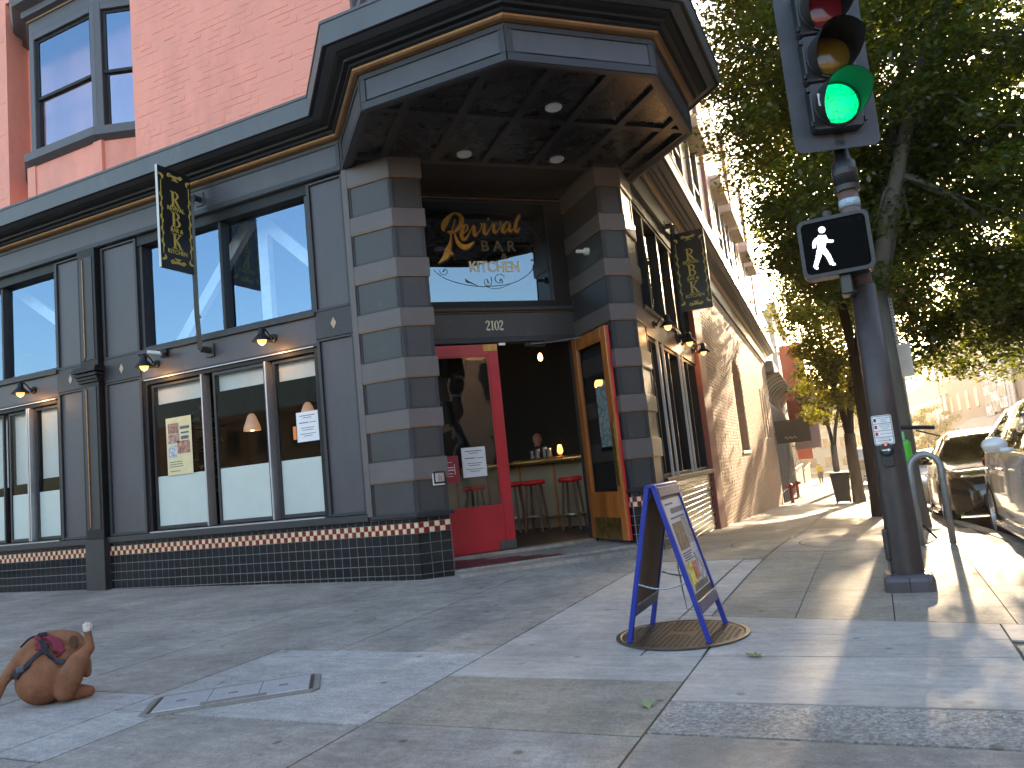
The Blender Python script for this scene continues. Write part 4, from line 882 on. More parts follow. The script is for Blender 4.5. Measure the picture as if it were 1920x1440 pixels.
stool(-.15,-.66,'red topped bar stool, left of the two seen through the open doorway')
stool(.27,-.66,'red topped bar stool, right of the two seen through the open doorway')
stool(-.9,-.66,'red topped bar stool seen through the red door glass')
stool(.95,-.66,'red topped bar stool half hidden by the open wooden door')
p=BAR.P(.55,-.1,1.25); t=thing('table_lamp','small glowing oil lamp standing on the bar counter','lamp',p)
MB().lathe([(0,0),(.035,0),(.035,.03),(.02,.05),(0,.05)],p,12).build('base',M_brass,t); MB().lathe([(.03,.05),(.05,.09),(.045,.14),(.03,.2),(.03,.205),(.048,.14),(.053,.09),(.033,.05)],p,14).build('glass_chimney',M_bulbg,t,smooth=True); MB().lathe([(0,.07),(.012,.09),(.008,.12),(0,.14)],p,8).build('flame',mat('flame',(1,.7,.3),.5,var=0,emit=(1,.6,.2),es=8),t)
l=bpy.data.lights.new('oil_light','POINT'); l.energy=.6; l.color=(1,.6,.25); o=bpy.data.objects.new('oil_light',l); COL.objects.link(o); o.parent=t; o.location=(0,0,.3)
p=BAR.P(.12,-.1,1.25); t=thing('water_jugs','cluster of steel jugs and glasses on the bar counter','jug',p)
for k,(a,c,h) in enumerate(((0,0,.18),(.12,.03,.2),(-.12,.04,.16),(.22,-.02,.17))): q=p+Vector((a,c,0)); MB().lathe([(0,0),(.045,0),(.05,.03),(.042,h*.8),(.05,h),(.045,h),(.038,h*.8),(0,.02)],q,14).build('jug',mat('dim_steel',(.3,.3,.3),.35,1),t,smooth=True)
def pendant(x,y,z,label,cone=True):
    t=thing('pendant_lamp',label,'lamp',(x,y,z),'pendant lamps in the bar')
    MB().tube([(x,y,z+.2),(x,y,4.93)],.006,6).build('cord',M_black,t)
    if cone: MB().lathe([(.03,.24),(.06,.2),(.11,.06),(.12,0),(.115,0),(.055,.19),(.02,.23)],(x,y,z),18).build('shade',mat('frosted_cone_shade',(.75,.6,.5),.4,var=.1,emit=(1,.5,.25),es=.06),t,smooth=True)
    MB().lathe([(0,-.01),(.025,.0),(.04,.04),(.025,.1),(0,.12)],(x,y,z),12).build('bulb',M_lit,t,smooth=True)
pendant(-5.35,1.0,2.0,'frosted cone pendant lamp in the middle pane of the three-pane window')
pendant(-4.35,1.0,2.03,'frosted cone pendant lamp by the mullion of the right pane')
pendant(-1.95,3.6,2.72,'bare filament pendant bulb hanging inside the doorway',False)
pendant(-5.6,3.8,2.6,'small orange pendant deep in the room behind the middle pane',False)
pendant(-5.2,4.6,1.9,'pair of tiny amber lights low in the room behind the middle pane',False)
# rubber plant behind the left pane
t=thing('rubber_plant','large-leaved rubber plant behind the left pane of the three-pane window','plant',(-5.9,.75,.065))
MB().lathe([(0,0),(.16,0),(.2,.35),(.18,.35),(0,.3)],(-5.9,.75,.065),16).build('pot',M_dark,t)
b=MB(); M_rub=mat('rubber_leaf',(.03,.06,.028),.3,var=.2)
b.tube([(-5.9,.75,.3),(-5.85,.7,1.2),(-5.92,.66,2.3)],.02); b.build('stem',mat('plant_stem',(.08,.06,.04),.8),t)
for k in range(34):
    a=k*2.4; z=1.25+k*.034; r_=.1; c=Vector((-5.9+.06*math.sin(k),.68,z)); d=Vector((math.cos(a),math.sin(a)*.7,rnd.uniform(-.3,.5))).normalized(); s_=d.cross(Vector((0,0,1))).normalized(); L=rnd.uniform(.18,.27)
    q=MB(); e=[c+d*.05,c+d*(.05+L*.3)+s_*.05,c+d*(.05+L*.65)+s_*.045,c+d*(.05+L)-Vector((0,0,.05)),c+d*(.05+L*.65)-s_*.045,c+d*(.05+L*.3)-s_*.05]; q.quad(*e); q.build('leaf',M_rub,t)
# a white painted steel brace behind the upper windows
t=thing('steel_brace','white riveted diagonal steel brace behind the upper left windows','brace',(-5.3,.55,3.2))
def beam(a,c,w=.16):
    d=(Vector(c)-Vector(a)).normalized(); n=d.cross(Vector((0,1,0))).normalized()*w/2; q=[Vector(a)+n,Vector(c)+n,Vector(c)-n,Vector(a)-n]
    m=MB(); m.add([*q,*[v+Vector((0,.1,0)) for v in q]],[(0,1,2,3)[::-1],(4,5,6,7),(0,4,5,1)[::-1],(2,6,7,3)[::-1],(1,5,6,2)[::-1],(3,7,4,0)[::-1]]); return m
for a,c in (((-6.4,.55,3.1),(-4.7,.55,4.9)),((-4.7,.55,4.9),(-3.1,.55,3.4)),((-4.55,.56,3.1),(-4.55,.56,4.9)),((-9.9,.55,4.9),(-8.0,.55,3.6)),((-6.5,.57,3.28),(-3.1,.57,3.28))): beam(a,c).build('beam',mat('white_beam_paint',(.82,.83,.84),.5),t)
t2=thing('ceiling_light_panel','lit ceiling light seen through the bay window','light',(-7.6,2.2,8.3)); MB().box(-8.4,-6.7,1.6,3.0,8.28,8.32).build('diffuser',mat('lit_diffuser',(.9,.8,.6),.5,var=0,emit=(1,.74,.4),es=2.5),t2)
MB().box(-9.6,-5.9,.55,5.5,8.33,8.45).build('upper_ceiling',M_white,BLD); MB().box(-9.6,-5.9,5.5,5.6,5.4,8.33).build('upper_room_wall',mat('blue_grey_room',(.25,.28,.36),.8),BLD)
# ------------------------------------------------------------------ street furniture
# manhole
zc=G(MHX,MHY); t=thing('manhole_cover','round dark iron manhole cover in the pale pavement under the folding sign','manhole cover',(MHX,MHY,zc))
M_iron=mat('worn_cast_iron',(.036,.034,.032),.5,.5,var=.3,scale=20,bump=.3,bscale=90); M_rim=mat('rubbed_iron_rim',(.09,.075,.06),.45,.4,var=.4,scale=9)
MB().lathe([(.365,.002),(.40,.004),(.40,.010),(.375,.012),(.365,.008)],(MHX,MHY,zc),48).build('rim',M_rim,t)
cov=MB().lathe([(0,.006),(.362,.006),(.362,-.01)],(MHX,MHY,zc),48).build('cover',M_iron,t)
b=MB()
for i in range(-10,11):
    for j in range(-10,11):
        x,y=i*.033,j*.033
        if math.hypot(x,y)<.345 and not(abs(x)<.08 and abs(y)<.08): b.box(MHX+x-.011,MHX+x+.011,MHY+y-.011,MHY+y+.011,zc+.005,zc+.0095)
b.build('grip_pattern',M_iron,cov,kind='stuff')
b=MB()
for a in ((-.07,.07,-.07,-.062),(-.07,.07,.062,.07),(-.07,-.062,-.062,.062),(.062,.07,-.062,.062)): b.box(MHX+a[0],MHX+a[1],MHY+a[2],MHY+a[3],zc+.006,zc+.011)
for k in range(4): b.box(MHX-.045+k*.024,MHX-.033+k*.024,MHY-.03,MHY+.03,zc+.006,zc+.011)
b.build('maker_plate',M_rim,cov); MB().lathe([(0,.0062),(.03,.0095),(.034,.007)],(MHX+.22,MHY+.02,zc),14).build('pick_hole',M_dark,cov)
# utility vault lid
UV=frame_at((-.90,-3.96,0),R(37.5)); zc=G(-.9,-3.96)
t=thing('utility_vault_lid','rectangular pale metal utility vault lid set into the concrete','utility cover',(-.9,-3.96,zc))
M_vr=mat('vault_concrete_rim',(.21,.19,.165),.8,var=.15,scale=20); M_vl=mat('galvanised_lid',(.46,.46,.47),.5,.2,var=.15,scale=25)
MB().prism([(-.46,-.17),(-.42,-.21),(.42,-.21),(.46,-.17),(.46,.17),(.42,.21),(-.42,.21),(-.46,.17)],zc-.03,zc+.007,UV).build('rim',M_vr,t,bevel=.003)
for k in range(3):
    a=-.405+k*.27; lid=MB().box(a+.003,a+.267,-.165,.165,zc,zc+.011,UV).build('lid_plate',M_vl,t,bevel=.002)
    b=MB()
    for i in range(15): b.box(a+.012+i*.0165,a+.020+i*.0165,-.155,.155,zc+.011,zc+.0135,UV)
    b.build('tread_rib',M_vl,lid,kind='stuff'); MB().box(a+.10,a+.15,-.012,.012,zc+.0115,zc+.0145,UV).build('lift_slot',M_vr,lid)
MB().box(-.16,.18,-.165,-.125,zc+.0105,zc+.0148,UV).build('name_plate',M_vr,t); MB().box(-.425,-.405,-.165,.165,zc+.006,zc+.009,UV).build('side_slot',mat('rust_slot',(.06,.04,.03),.8),t); MB().box(.405,.425,-.165,.165,zc+.006,zc+.009,UV).build('side_slot',MATS['rust_slot'],t)
# A-frame sign
AX,AY0,AY1=1.265,-2.80,-2.25; zg=G(AX,-2.5)+.010
t=thing('sandwich_board','blue framed folding sandwich board standing on the manhole cover','sandwich board',(AX,-2.5,zg))
M_blue=mat('blue_frame_paint',(.013,.030,.27),.35,var=.15,scale=8,dirt=((.2,.2,.3),30,.66,.6)); M_kraft=mat('brown_board_back',(.19,.125,.075),.75,var=.15,scale=3); M_navy=mat('dusty_blue_rail',(.075,.08,.15),.45,var=.2)
ZT=.90+zg
for sg in (-1,1):
    fx=AX+sg*.235; ax=AX+sg*.018
    P=lambda s_,y,o=0: Vector((fx+(ax-fx)*s_+o*sg*.96,y,zg+(ZT-zg)*s_+o*.24))   # s_ 0 foot..1 ridge, o outward
    def slab_(b,s0,s1,y0,y1,o0,o1): b.add([P(s0,y0,o0),P(s0,y1,o0),P(s0,y1,o1),P(s0,y0,o1),P(s1,y0,o0),P(s1,y1,o0),P(s1,y1,o1),P(s1,y0,o1)],[(0,1,2,3)[::sg],(4,5,6,7)[::-sg],(0,4,5,1)[::sg],(1,5,6,2)[::sg],(2,6,7,3)[::sg],(3,7,4,0)[::sg]])
    for y in (AY0,AY1-.03): b=MB(); slab_(b,0,1,y,y+.026,-.015,.015); b.build('leg',M_blue,t,bevel=.003)
    b=MB(); slab_(b,.92,.985,AY0+.03,AY1-.03,-.018,.018); b.build('rail',M_navy,t,bevel=.003)
    b=MB(); slab_(b,.17,.245,AY0+.03,AY1-.03,-.018,.018); b.build('rail',M_navy,t,bevel=.003)
    b=MB(); slab_(b,.245,.92,AY0+.03,AY1-.03,-.006,.004); bo=b.build('board',M_kraft if sg<0 else M_black_board,t)
    if sg>0:
        M_po=mat('white_poster',(.42,.43,.47),.45,var=.08,scale=5)
        def patch(s0,s1,a0,a1,m,o=.006,name='poster_picture'):
            b=MB(); y0=AY0+.05+(AY1-AY0-.10)*a0; y1=AY0+.05+(AY1-AY0-.10)*a1; slab_(b,s0,s1,y0,y1,o-.002,o); return b.build(name,m,bo)
        patch(.29,.90,0,1,M_po,.007,'poster')
        pics=[(.56,.74,.10,.62,(.16,.10,.07)),(.58,.76,.66,.98,(.24,.24,.22)),(.31,.48,.06,.42,(.50,.42,.10)),(.36,.47,.36,.62,(.42,.13,.09)),(.33,.52,.66,.96,(.33,.34,.36)),(.30,.34,.1,.9,(.10,.10,.09))]
        for k,(s0,s1,a0,a1,c) in enumerate(pics): patch(s0,s1,a0,a1,mat('poster_photo_%d'%k,c,.5,var=.85,scale=26),.0095)
        for s0,h,a0,a1 in ((.86,.012,.1,.5),(.80,.035,.28,.95),(.765,.012,.15,.9),(.535,.008,.1,.6),(.52,.008,.1,.55),(.505,.008,.15,.5),(.49,.008,.1,.6)): patch(s0,s0+h,a0,a1,M_ink,.0095,'poster_lettering')
MB().box(AX-.03,AX+.03,AY0,AY1,ZT-.012,ZT+.008).build('ridge',M_blue,t,bevel=.004)
for y in (AY0+.012,AY1-.02):
    b=MB(); pts=[(AX-.15+.30*k/22,y,zg+.34-.035*math.sin(math.pi*k/22)) for k in range(23)]
    for k in range(22): b.tube([pts[k],pts[k+1]],.0035 if k%2 else .0055,5)
    b.build('chain',M_steel,t)
b=MB(); b.tube([(AX-.02,AY1-.03,zg+.38),(AX+.0,AY1-.05,zg+.2),(AX+.01,AY1-.05,zg+.10)],.004,5); b.build('hanging_chain',M_steel,t)
# traffic signal
PX,PY=2.58,-1.22; pz=G(PX,PY)
SG=thing('traffic_signal','black pole traffic signal showing green with walking-person pedestrian signal','traffic signal',(PX,PY,pz))
M_pole=mat('dark_brown_pole_paint',(.050,.040,.038),.42,.2,var=.2,scale=9,bump=.15,bscale=40,dirt=((.10,.075,.06),6,.62,.5)); M_sig=mat('signal_black_paint',(.014,.015,.018),.38,var=.25,scale=6); M_bp=mat('dusty_backplate',(.045,.05,.062),.55,var=.25,scale=3,dirt=((.15,.13,.11),2.2,.58,.5))
MB().lathe([(.112,0),(.108,.1),(.098,1.2),(.086,2.15),(.0,2.16)],(PX,PY,pz),24).build('pole',M_pole,SG,smooth=True)
MB().lathe([(.070,2.1),(.068,3.03),(.0,3.03)],(PX,PY,pz),20).build('upper_pole',mat('faded_brown_pole_paint',(.145,.088,.078),.5,.1,var=.2,scale=10),SG,smooth=True)
MB().lathe([(.0705,2.74),(.0725,2.74),(.0725,2.80),(.0705,2.80)],(PX,PY,pz),20).build('tape_band',mat('pale_blue_tape',(.35,.45,.52),.6,var=.4,scale=30),SG,smooth=True)
for z in (2.86,2.98): MB().lathe([(.07,z),(.088,z+.005),(.09,z+.045),(.07,z+.05)],(PX,PY,pz),20).build('clamp_ring',M_sig,SG)
MB().lathe([(.0,2.9),(.083,2.9),(.083,3.08),(.06,3.10),(.045,3.2),(0,3.2)],(PX,PY,pz),20).build('slip_fitter',M_sig,SG,smooth=True)
b=MB(); o=.02
b.prism([(PX-.155,PY-.15),(PX+.155,PY-.15),(PX+.16,PY-.10),(PX+.16,PY+.15),(PX-.16,PY+.15),(PX-.16,PY-.10)],pz-.05,pz+.115); b.build('base_cover',mat('scuffed_base_paint',(.075,.065,.075),.45,.1,var=.25,scale=8,dirt=((.5,.5,.48),24,.665,.9)),SG,bevel=.045,seg=3)
MB().box(PX-.002,PX+.002,PY-.153,PY-.145,pz+.0,pz+.10).build('base_seam',M_dark,SG); MB().box(PX-.125,PX-.085,PY-.06,PY+.04,pz+.2,pz+.42).build('hand_hole_cover',M_pole,SG,bevel=.015,seg=2)
SF=frame_at((2.565,-1.36,0),R(21))
def rrect(w,h,r,n=5):
    P=[]
    for cx,cz,a0 in ((w-r,h-r,0),(-w+r,h-r,90),(-w+r,-h+r,180),(w-r,-h+r,270)):
        for k in range(n+1): a=R(a0+90*k/n); P.append((cx+r*math.cos(a),cz+r*math.sin(a)))
    return P
ZG=3.40; ZS=.365
bpz=(3.10+4.48)/2
MB().plate([(u,bpz+z) for u,z in rrect(.305,.69,.06)],.0,.006,SF).build('backplate',M_bp,SG)
for k in range(3):
    z=ZG+k*ZS
    hs=MB().plate([(u,z+q) for u,q in rrect(.178,.178,.03)],-.09,.16,SF).build('signal_housing',M_sig,SG,bevel=.008)
    Mx=SF.mat()@Matrix.Translation((0,-.09,z))@Matrix.Rotation(R(90),4,'X')   # z -> outward
    MB().lathe([(.168,0),(.168,.018),(.155,.022),(.150,.012),(.15,0)],n=32,M=Mx).build('lens_ring',M_sig,hs,smooth=False)
    cols=[((.0,.45,.16),(0,1,.30),.26),((.16,.095,.01),None,0),((.18,.008,.015),None,0)][k]
    lm=mat('signal_lens_%d'%k,cols[0],.2,var=.15,scale=120,emit=cols[1],es=cols[2],bump=.3,bscale=220,led=70) if cols[1] else mat('signal_lens_%d'%k,cols[0],.12,var=.2,scale=8)
    MB().lathe([(.15,.004),(.14,.014),(.10,.024),(.05,.030),(0,.032)],n=32,M=Mx).build('lens',lm,hs,smooth=True)
    # cut-away visor
    b=MB(); n=40; rr=.163; rows=[]
    for j in range(n+1):
        a=R(-150)+R(300)*j/n            # 0 = top
        L=.30 if abs(a)<R(70) else .30-(abs(a)-R(70))/R(80)*.26
        rows.append([(rr*math.sin(a),rr*math.cos(a),q*L) for q in (0,.5,1)])
    for off in (0,-.004):
        base=len(b.v)
        for rw in rows:
            for x,y,zz in rw:
                s_=(rr+off)/rr; b.v.append(tuple(Mx@Vector((x*s_,y*s_-zz*.10,zz))))
        for j in range(n):
            for i in range(2):
                a_=base+j*3+i; F=(a_,a_+3,a_+4,a_+1); b.f.append(F if off else F[::-1]); b.m.append(0)
    b.build('visor',mat('matte_visor_black',(.012,.013,.014),.5,var=.1),hs,smooth=True)
    for sx in (-1,1):
        for dz in (-.13,.13): MB().box(sx*.186-.012,sx*.186+.012,-.10,-.07,z+dz-.018,z+dz+.018,SF).build('latch',M_sig,hs,bevel=.003)
MB().box(-.02,.05,-.0,.12,3.12,3.24,SF).build('mount_arm',M_sig,SG)
MB().plate([(-.172,ZG-.05),(-.135,ZG-.06),(-.135,ZG+.03),(-.172,ZG+.04)],-.215,-.213,SF).build('sticker',M_paper,SG)
# pedestrian signal head
PF=frame_at((2.447,-1.46,2.385+0),0)
ph=MB().plate(rrect(.238,.213,.05),-.0,.16,PF).build('pedestrian_signal',M_sig,SG,bevel=.01,seg=2)
b=MB(); o_=rrect(.238,.213,.05); i_=rrect(.212,.187,.035); n=len(o_)
b.add([PF.P(u,-.012,z) for u,z in o_]+[PF.P(u,-.012,z) for u,z in i_]+[PF.P(u,.0,z) for u,z in o_]+[PF.P(u,.004,z) for u,z in i_],[(i,(i+1)%n,n+(i+1)%n,n+i) for i in range(n)]+[(2*n+i,2*n+(i+1)%n,(i+1)%n,i) for i in range(n)]+[(n+i,n+(i+1)%n,3*n+(i+1)%n,3*n+i) for i in range(n)]); b.build('signal_bezel',mat('bezel_dark_grey',(.03,.03,.032),.5),ph)
MB().plate(i_,-.0035,-.0005,PF).build('signal_face',mat('black_signal_face',(.003,.003,.003),.8,var=0,spec=.1),ph)
b=MB()
for k in range(-22,23):
    for sg in (-1,1):
        pts=[]
        for q in (-.187,.187):
            u=k*.02+sg*q*.62; pts.append((u,q))
        (u0,z0),(u1,z1)=pts
        # clip to +-.205
        def cl(u0,z0,u1,z1):
            t0,t1=0,1; du=u1-u0
            for lo,hi in ((-.205,.205),):
                if abs(du)<1e-9: return None
                ta,tb=(lo-u0)/du,(hi-u0)/du
                if ta>tb: ta,tb=tb,ta
                t0=max(t0,ta); t1=min(t1,tb)
            return None if t1-t0<.02 else (u0+du*t0,z0+(z1-z0)*t0,u0+du*t1,z0+(z1-z0)*t1)
        c=cl(u0,z0,u1,z1)
        if c: b.ribbon([(c[0],c[1],.0012),(c[2],c[3],.0012)],-.0075,-.006,PF,sub=1)
b.build('signal_mesh',mat('screen_mesh',(.008,.008,.009),.8,var=0,spec=.1),ph,kind='stuff')
man=MB(); M_walk=mat('lit_walk_symbol',(.9,.9,.95),.5,var=.5,scale=120,emit=(.85,.88,1),es=.75,led=85)
mo=(-.085,0)
def mp(l): return [(x*.9+mo[0],z*.9+mo[1],w) for x,z,w in l]
man.plate([(mo[0]+.012+.024*math.cos(a*.5236),mo[1]+.125+.024*math.sin(a*.5236)) for a in range(12)],-.005,-.0035,PF)
for st in ([(.01,.095,.05),(.0,.05,.062),(-.012,-.01,.05)],[(-.005,.085,.028),(-.05,.055,.026),(-.062,.005,.02)],[(.02,.085,.028),(.04,.045,.024),(.085,.03,.018)],[(-.005,-.01,.042),(.03,-.075,.034),(.05,-.15,.028)],[(-.018,-.01,.042),(-.045,-.08,.034),(-.075,-.15,.026)],[(.05,-.152,.018),(.075,-.152,.014)],[(-.078,-.15,.018),(-.055,-.165,.014)]): man.ribbon(mp(st),-.005,-.0035,PF)
man.build('walking_person_symbol',M_walk,ph)
MB().box(2.44,2.52,-1.42,-1.24,2.03,2.18).build('signal_hanger',M_sig,SG,bevel=.01); MB().tube([(2.47,-1.33,2.06),(2.56,-1.25,2.04)],.03,8).build('hanger_arm',M_sig,SG); MB().tube([(2.42,-1.36,2.62),(2.42,-1.36,2.66)],.035,12).build('top_cap',M_sig,SG)
# crossing instruction sign and button
f=frame_at((2.563,-1.328,1.055),R(-3))
sg_=MB().plate(rrect(.064,.103,.014),-.002,0,f).build('crossing_sign',M_paper,SG)
b=MB(); o_=rrect(.060,.099,.012); i_=rrect(.0565,.0955,.01); n=len(o_)
b.add([f.P(u,-.0026,z) for u,z in o_]+[f.P(u,-.0026,z) for u,z in i_],[(i,(i+1)%n,n+(i+1)%n,n+i) for i in range(n)])
for z in (.045,-.005,-.05): b.box(-.057,.057,-.003,-.002,z-.0015,z+.0015,f)
for s_,u,z,sz in (('START CROSSING',.014,.083,.011),('Watch for',.014,.070,.011),('Vehicles',.014,.057,.011),("DON'T START",.016,.033,.011),('Finish Crossing',.016,.021,.010),('If Started',.016,.009,.010),("DON'T CROSS",.016,-.027,.011),('PUSH BUTTON',0,-.061,.011),('TO CROSS',0,-.088,.011)): text_mesh(b,s_,sz,f,u,z,-.0028,.0002)
b.ribbon([(-.045,-.074,.003),(.035,-.074,.003)],-.003,-.002,f,sub=1); b.plate([(.032,-.080),(.046,-.074),(.032,-.068)],-.003,-.002,f); b.box(-.05,-.034,-.003,-.002,.058,.082,f)
b.build('sign_print',mat('dark_navy_print',(.02,.025,.06),.6,var=0),sg_)
b=MB().box(-.05,-.033,-.003,-.002,.010,.034,f).box(-.05,-.033,-.003,-.002,-.038,-.014,f); b.build('red_hand_print',mat('red_print',(.5,.02,.02),.6,var=0),sg_)
f=frame_at((2.567,-1.318,.915),R(-3)); bt=MB().lathe([(0,.03),(.03,.03),(.045,.022),(.05,0)],n=20,M=f.mat()@Matrix.Rotation(R(90),4,'X')).build('push_button',M_sig,SG,smooth=False)
MB().plate([(u,z-.045) for u,z in rrect(.042,.075,.03)],-.012,.02,f).build('button_housing',M_sig,SG,bevel=.005)
MB().ribbon([(-.026,0,.008),(.012,0,.008)],-.034,-.03,f,sub=1).plate([(.01,-.012),(.028,0),(.01,.012)],-.034,-.03,f).build('arrow',M_white,bt); MB().lathe([(0,.036),(.006,.033),(.007,.025)],n=10,M=f.mat()@Matrix.Translation((0,0,.036))@Matrix.Rotation(R(90),4,'X')).build('button_light',mat('red_led',(.8,.02,.01),.4,var=0,emit=(1,.05,.02),es=1.5),bt)
# bike rack
rx0,rx1,ry=2.77,3.035,1.13; zr=G(2.9,ry)
t=thing('bike_rack','grey inverted U tube bike rack right of the signal pole','bike rack',(2.9,ry,zr)); M_galv=mat('weathered_galvanised_tube',(.27,.275,.28),.45,.6,var=.15,scale=12)
c=(rx0+rx1)/2; hw=(rx1-rx0)/2; pts=[(rx0,ry,zr-.02),(rx0,ry,zr+.72)]+[(c-hw*math.cos(R(15*k)),ry,zr+.72+hw*math.sin(R(15*k))*1.1) for k in range(1,12)]+[(rx1,ry,zr+.72),(rx1,ry,zr-.02)]
MB().tube(pts,.030,12).build('tube',M_galv,t,smooth=True)
for x in (rx0,rx1): MB().lathe([(.03,0),(.05,0),(.05,.006),(.03,.008)],(x,ry,zr),16).build('foot_flange',M_galv,t)
# perforated sign post
qx,qy=2.97,4.46; zq=G(qx,qy); t=thing('sign_post','thin perforated steel sign post behind the bike rack','sign post',(qx,qy,zq))
po=MB().box(qx-.025,qx+.025,qy-.025,qy+.025,zq-.02,zq+3.2).build('post',M_galv,t,bevel=.004); b=MB()
for k in range(60): b.box(qx-.008,qx+.008,qy-.028,qy-.0255,zq+.1+k*.05,zq+.114+k*.05)
b.build('post_hole',M_dark,po,kind='stuff'); MB().box(qx-.06,qx+.06,qy-.06,qy+.06,zq-.02,zq+.05).build('post_sleeve',M_galv,t,bevel=.01)
MB().plate([(qx-.15,zq+2.0),(qx+.15,zq+2.0),(qx+.15,zq+2.45),(qx-.15,zq+2.45)],qy-.032,qy-.03).build('sign_plate',mat('pale_sign_back',(.55,.52,.47),.5),t)
# rental e-scooter / bike behind the pole
sx,sy=2.74,1.75; zs=G(sx,sy); t=thing('rental_scooter','green and black rental e-scooter half hidden behind the signal pole','scooter',(sx,sy,zs))
M_lime=mat('lime_green_plastic',(.06,.42,.03),.3,var=.08); M_mint=mat('pale_green_frame',(.16,.50,.25),.4)
MB().tube([(sx+.02,sy-.25,zs+.12),(sx+.02,sy-.12,zs+1.12)],[.035,.028],10).build('stem',M_mint,t); MB().tube([(sx-.22,sy-.12,zs+1.14),(sx,sy-.14,zs+1.17),(sx+.33,sy-.12,zs+1.13)],.02,8).build('handlebar',M_black,t); MB().tube([(sx+.16,sy-.16,zs+1.12),(sx+.26,sy-.2,zs+1.08),(sx+.36,sy-.22,zs+1.04)],.008,6).build('brake_lever',M_black,t)
MB().box(sx-.01,sx+.09,sy-.22,sy-.12,zs+.78,zs+1.04).build('front_pod',M_lime,t,bevel=.045,seg=3)
MB().box(sx-.07,sx+.09,sy-.15,sy+.75,zs+.12,zs+.19).build('deck',M_black,t,bevel=.02)
for y in (sy-.27,sy+.8):
    w=MB().lathe([(.07,-.03),(.115,-.03),(.125,0),(.115,.03),(.07,.03)],n=22,M=Matrix.Translation((sx+.02,y,zs+.125))@Matrix.Rotation(R(90),4,'Y')).build('wheel',M_black,t,smooth=True)
MB().box(sx-.03,sx+.07,sy-.34,sy-.2,zs+.22,zs+.27).build('front_mudguard',M_mint,t,bevel=.015); MB().tube([(sx+.09,sy+.1,zs+.15),(sx+.2,sy+.12,zs+.0)],.012).build('kick_stand',M_black,t)
# wheeled bin
wx,wy=1.25,22.2; zw=G(wx,wy); t=thing('wheeled_bin','dark grey wheeled rubbish bin on the sunlit pavement by the street tree','bin',(wx,wy,zw)); M_bin=mat('grey_bin_plastic',(.06,.065,.065),.5)
bb=MB(); n4=lambda w,d,z:[(wx-w,wy-d,zw+z),(wx+w,wy-d,zw+z),(wx+w,wy+d,zw+z),(wx-w,wy+d,zw+z)]
bb.add(n4(.22,.24,.08)+n4(.31,.33,1.0),[(3,2,1,0),(4,5,6,7),(0,1,5,4),(1,2,6,5),(2,3,7,6),(3,0,4,7)]); bb.build('body',M_bin,t,bevel=.02)
bb=MB(); bb.add(n4(.34,.38,1.0)+n4(.30,.30,1.09),[(3,2,1,0),(4,5,6,7),(0,1,5,4),(1,2,6,5),(2,3,7,6),(3,0,4,7)]); bb.build('lid',M_bin,t,bevel=.02); MB().tube([(wx-.3,wy+.4,zw+.98),(wx+.3,wy+.4,zw+.98)],.02).build('handle',M_bin,t)
for x in (-.22,.22): MB().lathe([(0,-.03),(.11,-.03),(.11,.03),(0,.03)],n=14,M=Matrix.Translation((wx+x,wy+.28,zw+.11))@Matrix.Rotation(R(90),4,'Y')).build('wheel',M_black,t)
# pavement litter
def leaf_obj(x,y,s,rz,label,col):
    z=G(x,y)+.003; b=MB(); c,sn=math.cos(rz),math.sin(rz)
    pr=[(0,-.5,.0),(.14,-.3,.1),(.32,-.34,.16),(.24,-.08,.1),(.42,.1,.22),(.18,.14,.1),(.1,.36,.08),(0,.55,.2),(-.1,.36,.06),(-.18,.14,.1),(-.42,.1,.2),(-.24,-.08,.1),(-.32,-.34,.16),(-.14,-.3,.1)]
    b.quad(*[(x+(px*c-py*sn)*s,y+(px*sn+py*c)*s,z+pz*s) for px,py,pz in pr]); return b.build('fallen_leaf',mat(col[0],col[1],.7,var=.2),label=label,cat='leaf',group='fallen leaves on the pavement')
leaf_obj(1.78,-3.05,.09,1.3,'dry yellow-green leaf on the pale pavement right of the manhole',('dry_leaf',(.20,.19,.05)))
leaf_obj(1.43,-3.88,.10,.5,'pale green leaf beside the pavement joint near the bottom',('green_leaf',(.22,.27,.12)))
for k,(x,y) in enumerate(((-1.35,-2.0),(-2.5,-.9),(-.6,-1.2))): leaf_obj(x,y,.05,k*2.0,['small tan leaf on the grey pavement near the joint below the bar window','small tan leaf on the grey pavement nearest the tiled base','small tan leaf on the grey pavement in front of the entrance'][k],('tan_leaf',(.36,.24,.11)))
# ------------------------------------------------------------------ trees
def leafmat(name,c1,c2,tr):
    m=bpy.data.materials.new(name); m.use_nodes=True; nt=m.node_tree; nt.nodes.remove(nt.nodes['Principled BSDF']); out=nt.nodes['Material Output']; N=nt.nodes.new; L=nt.links.new
    gi=N('ShaderNodeNewGeometry'); rp=N('ShaderNodeMix'); rp.data_type='RGBA'; rp.inputs[6].default_value=(*c1,1); rp.inputs[7].default_value=(*c2,1); L(gi.outputs['Random Per Island'],rp.inputs[0])
    d=N('ShaderNodeBsdfDiffuse'); t=N('ShaderNodeBsdfTranslucent'); g=N('ShaderNodeBsdfGlossy'); g.inputs['Roughness'].default_value=.35; L(rp.outputs[2],d.inputs[0])
    mt=N('ShaderNodeMix'); mt.data_type='RGBA'; mt.blend_type='MULTIPLY'; mt.inputs[0].default_value=1; L(rp.outputs[2],mt.inputs[6]); mt.inputs[7].default_value=(*tr,1); L(mt.outputs[2],t.inputs[0])
    a=N('ShaderNodeMixShader'); a.inputs[0].default_value=.5; L(d.outputs[0],a.inputs[1]); L(t.outputs[0],a.inputs[2]); b=N('ShaderNodeMixShader'); b.inputs[0].default_value=.05; L(a.outputs[0],b.inputs[1]); L(g.outputs[0],b.inputs[2]); L(b.outputs[0],out.inputs[0])
    return m
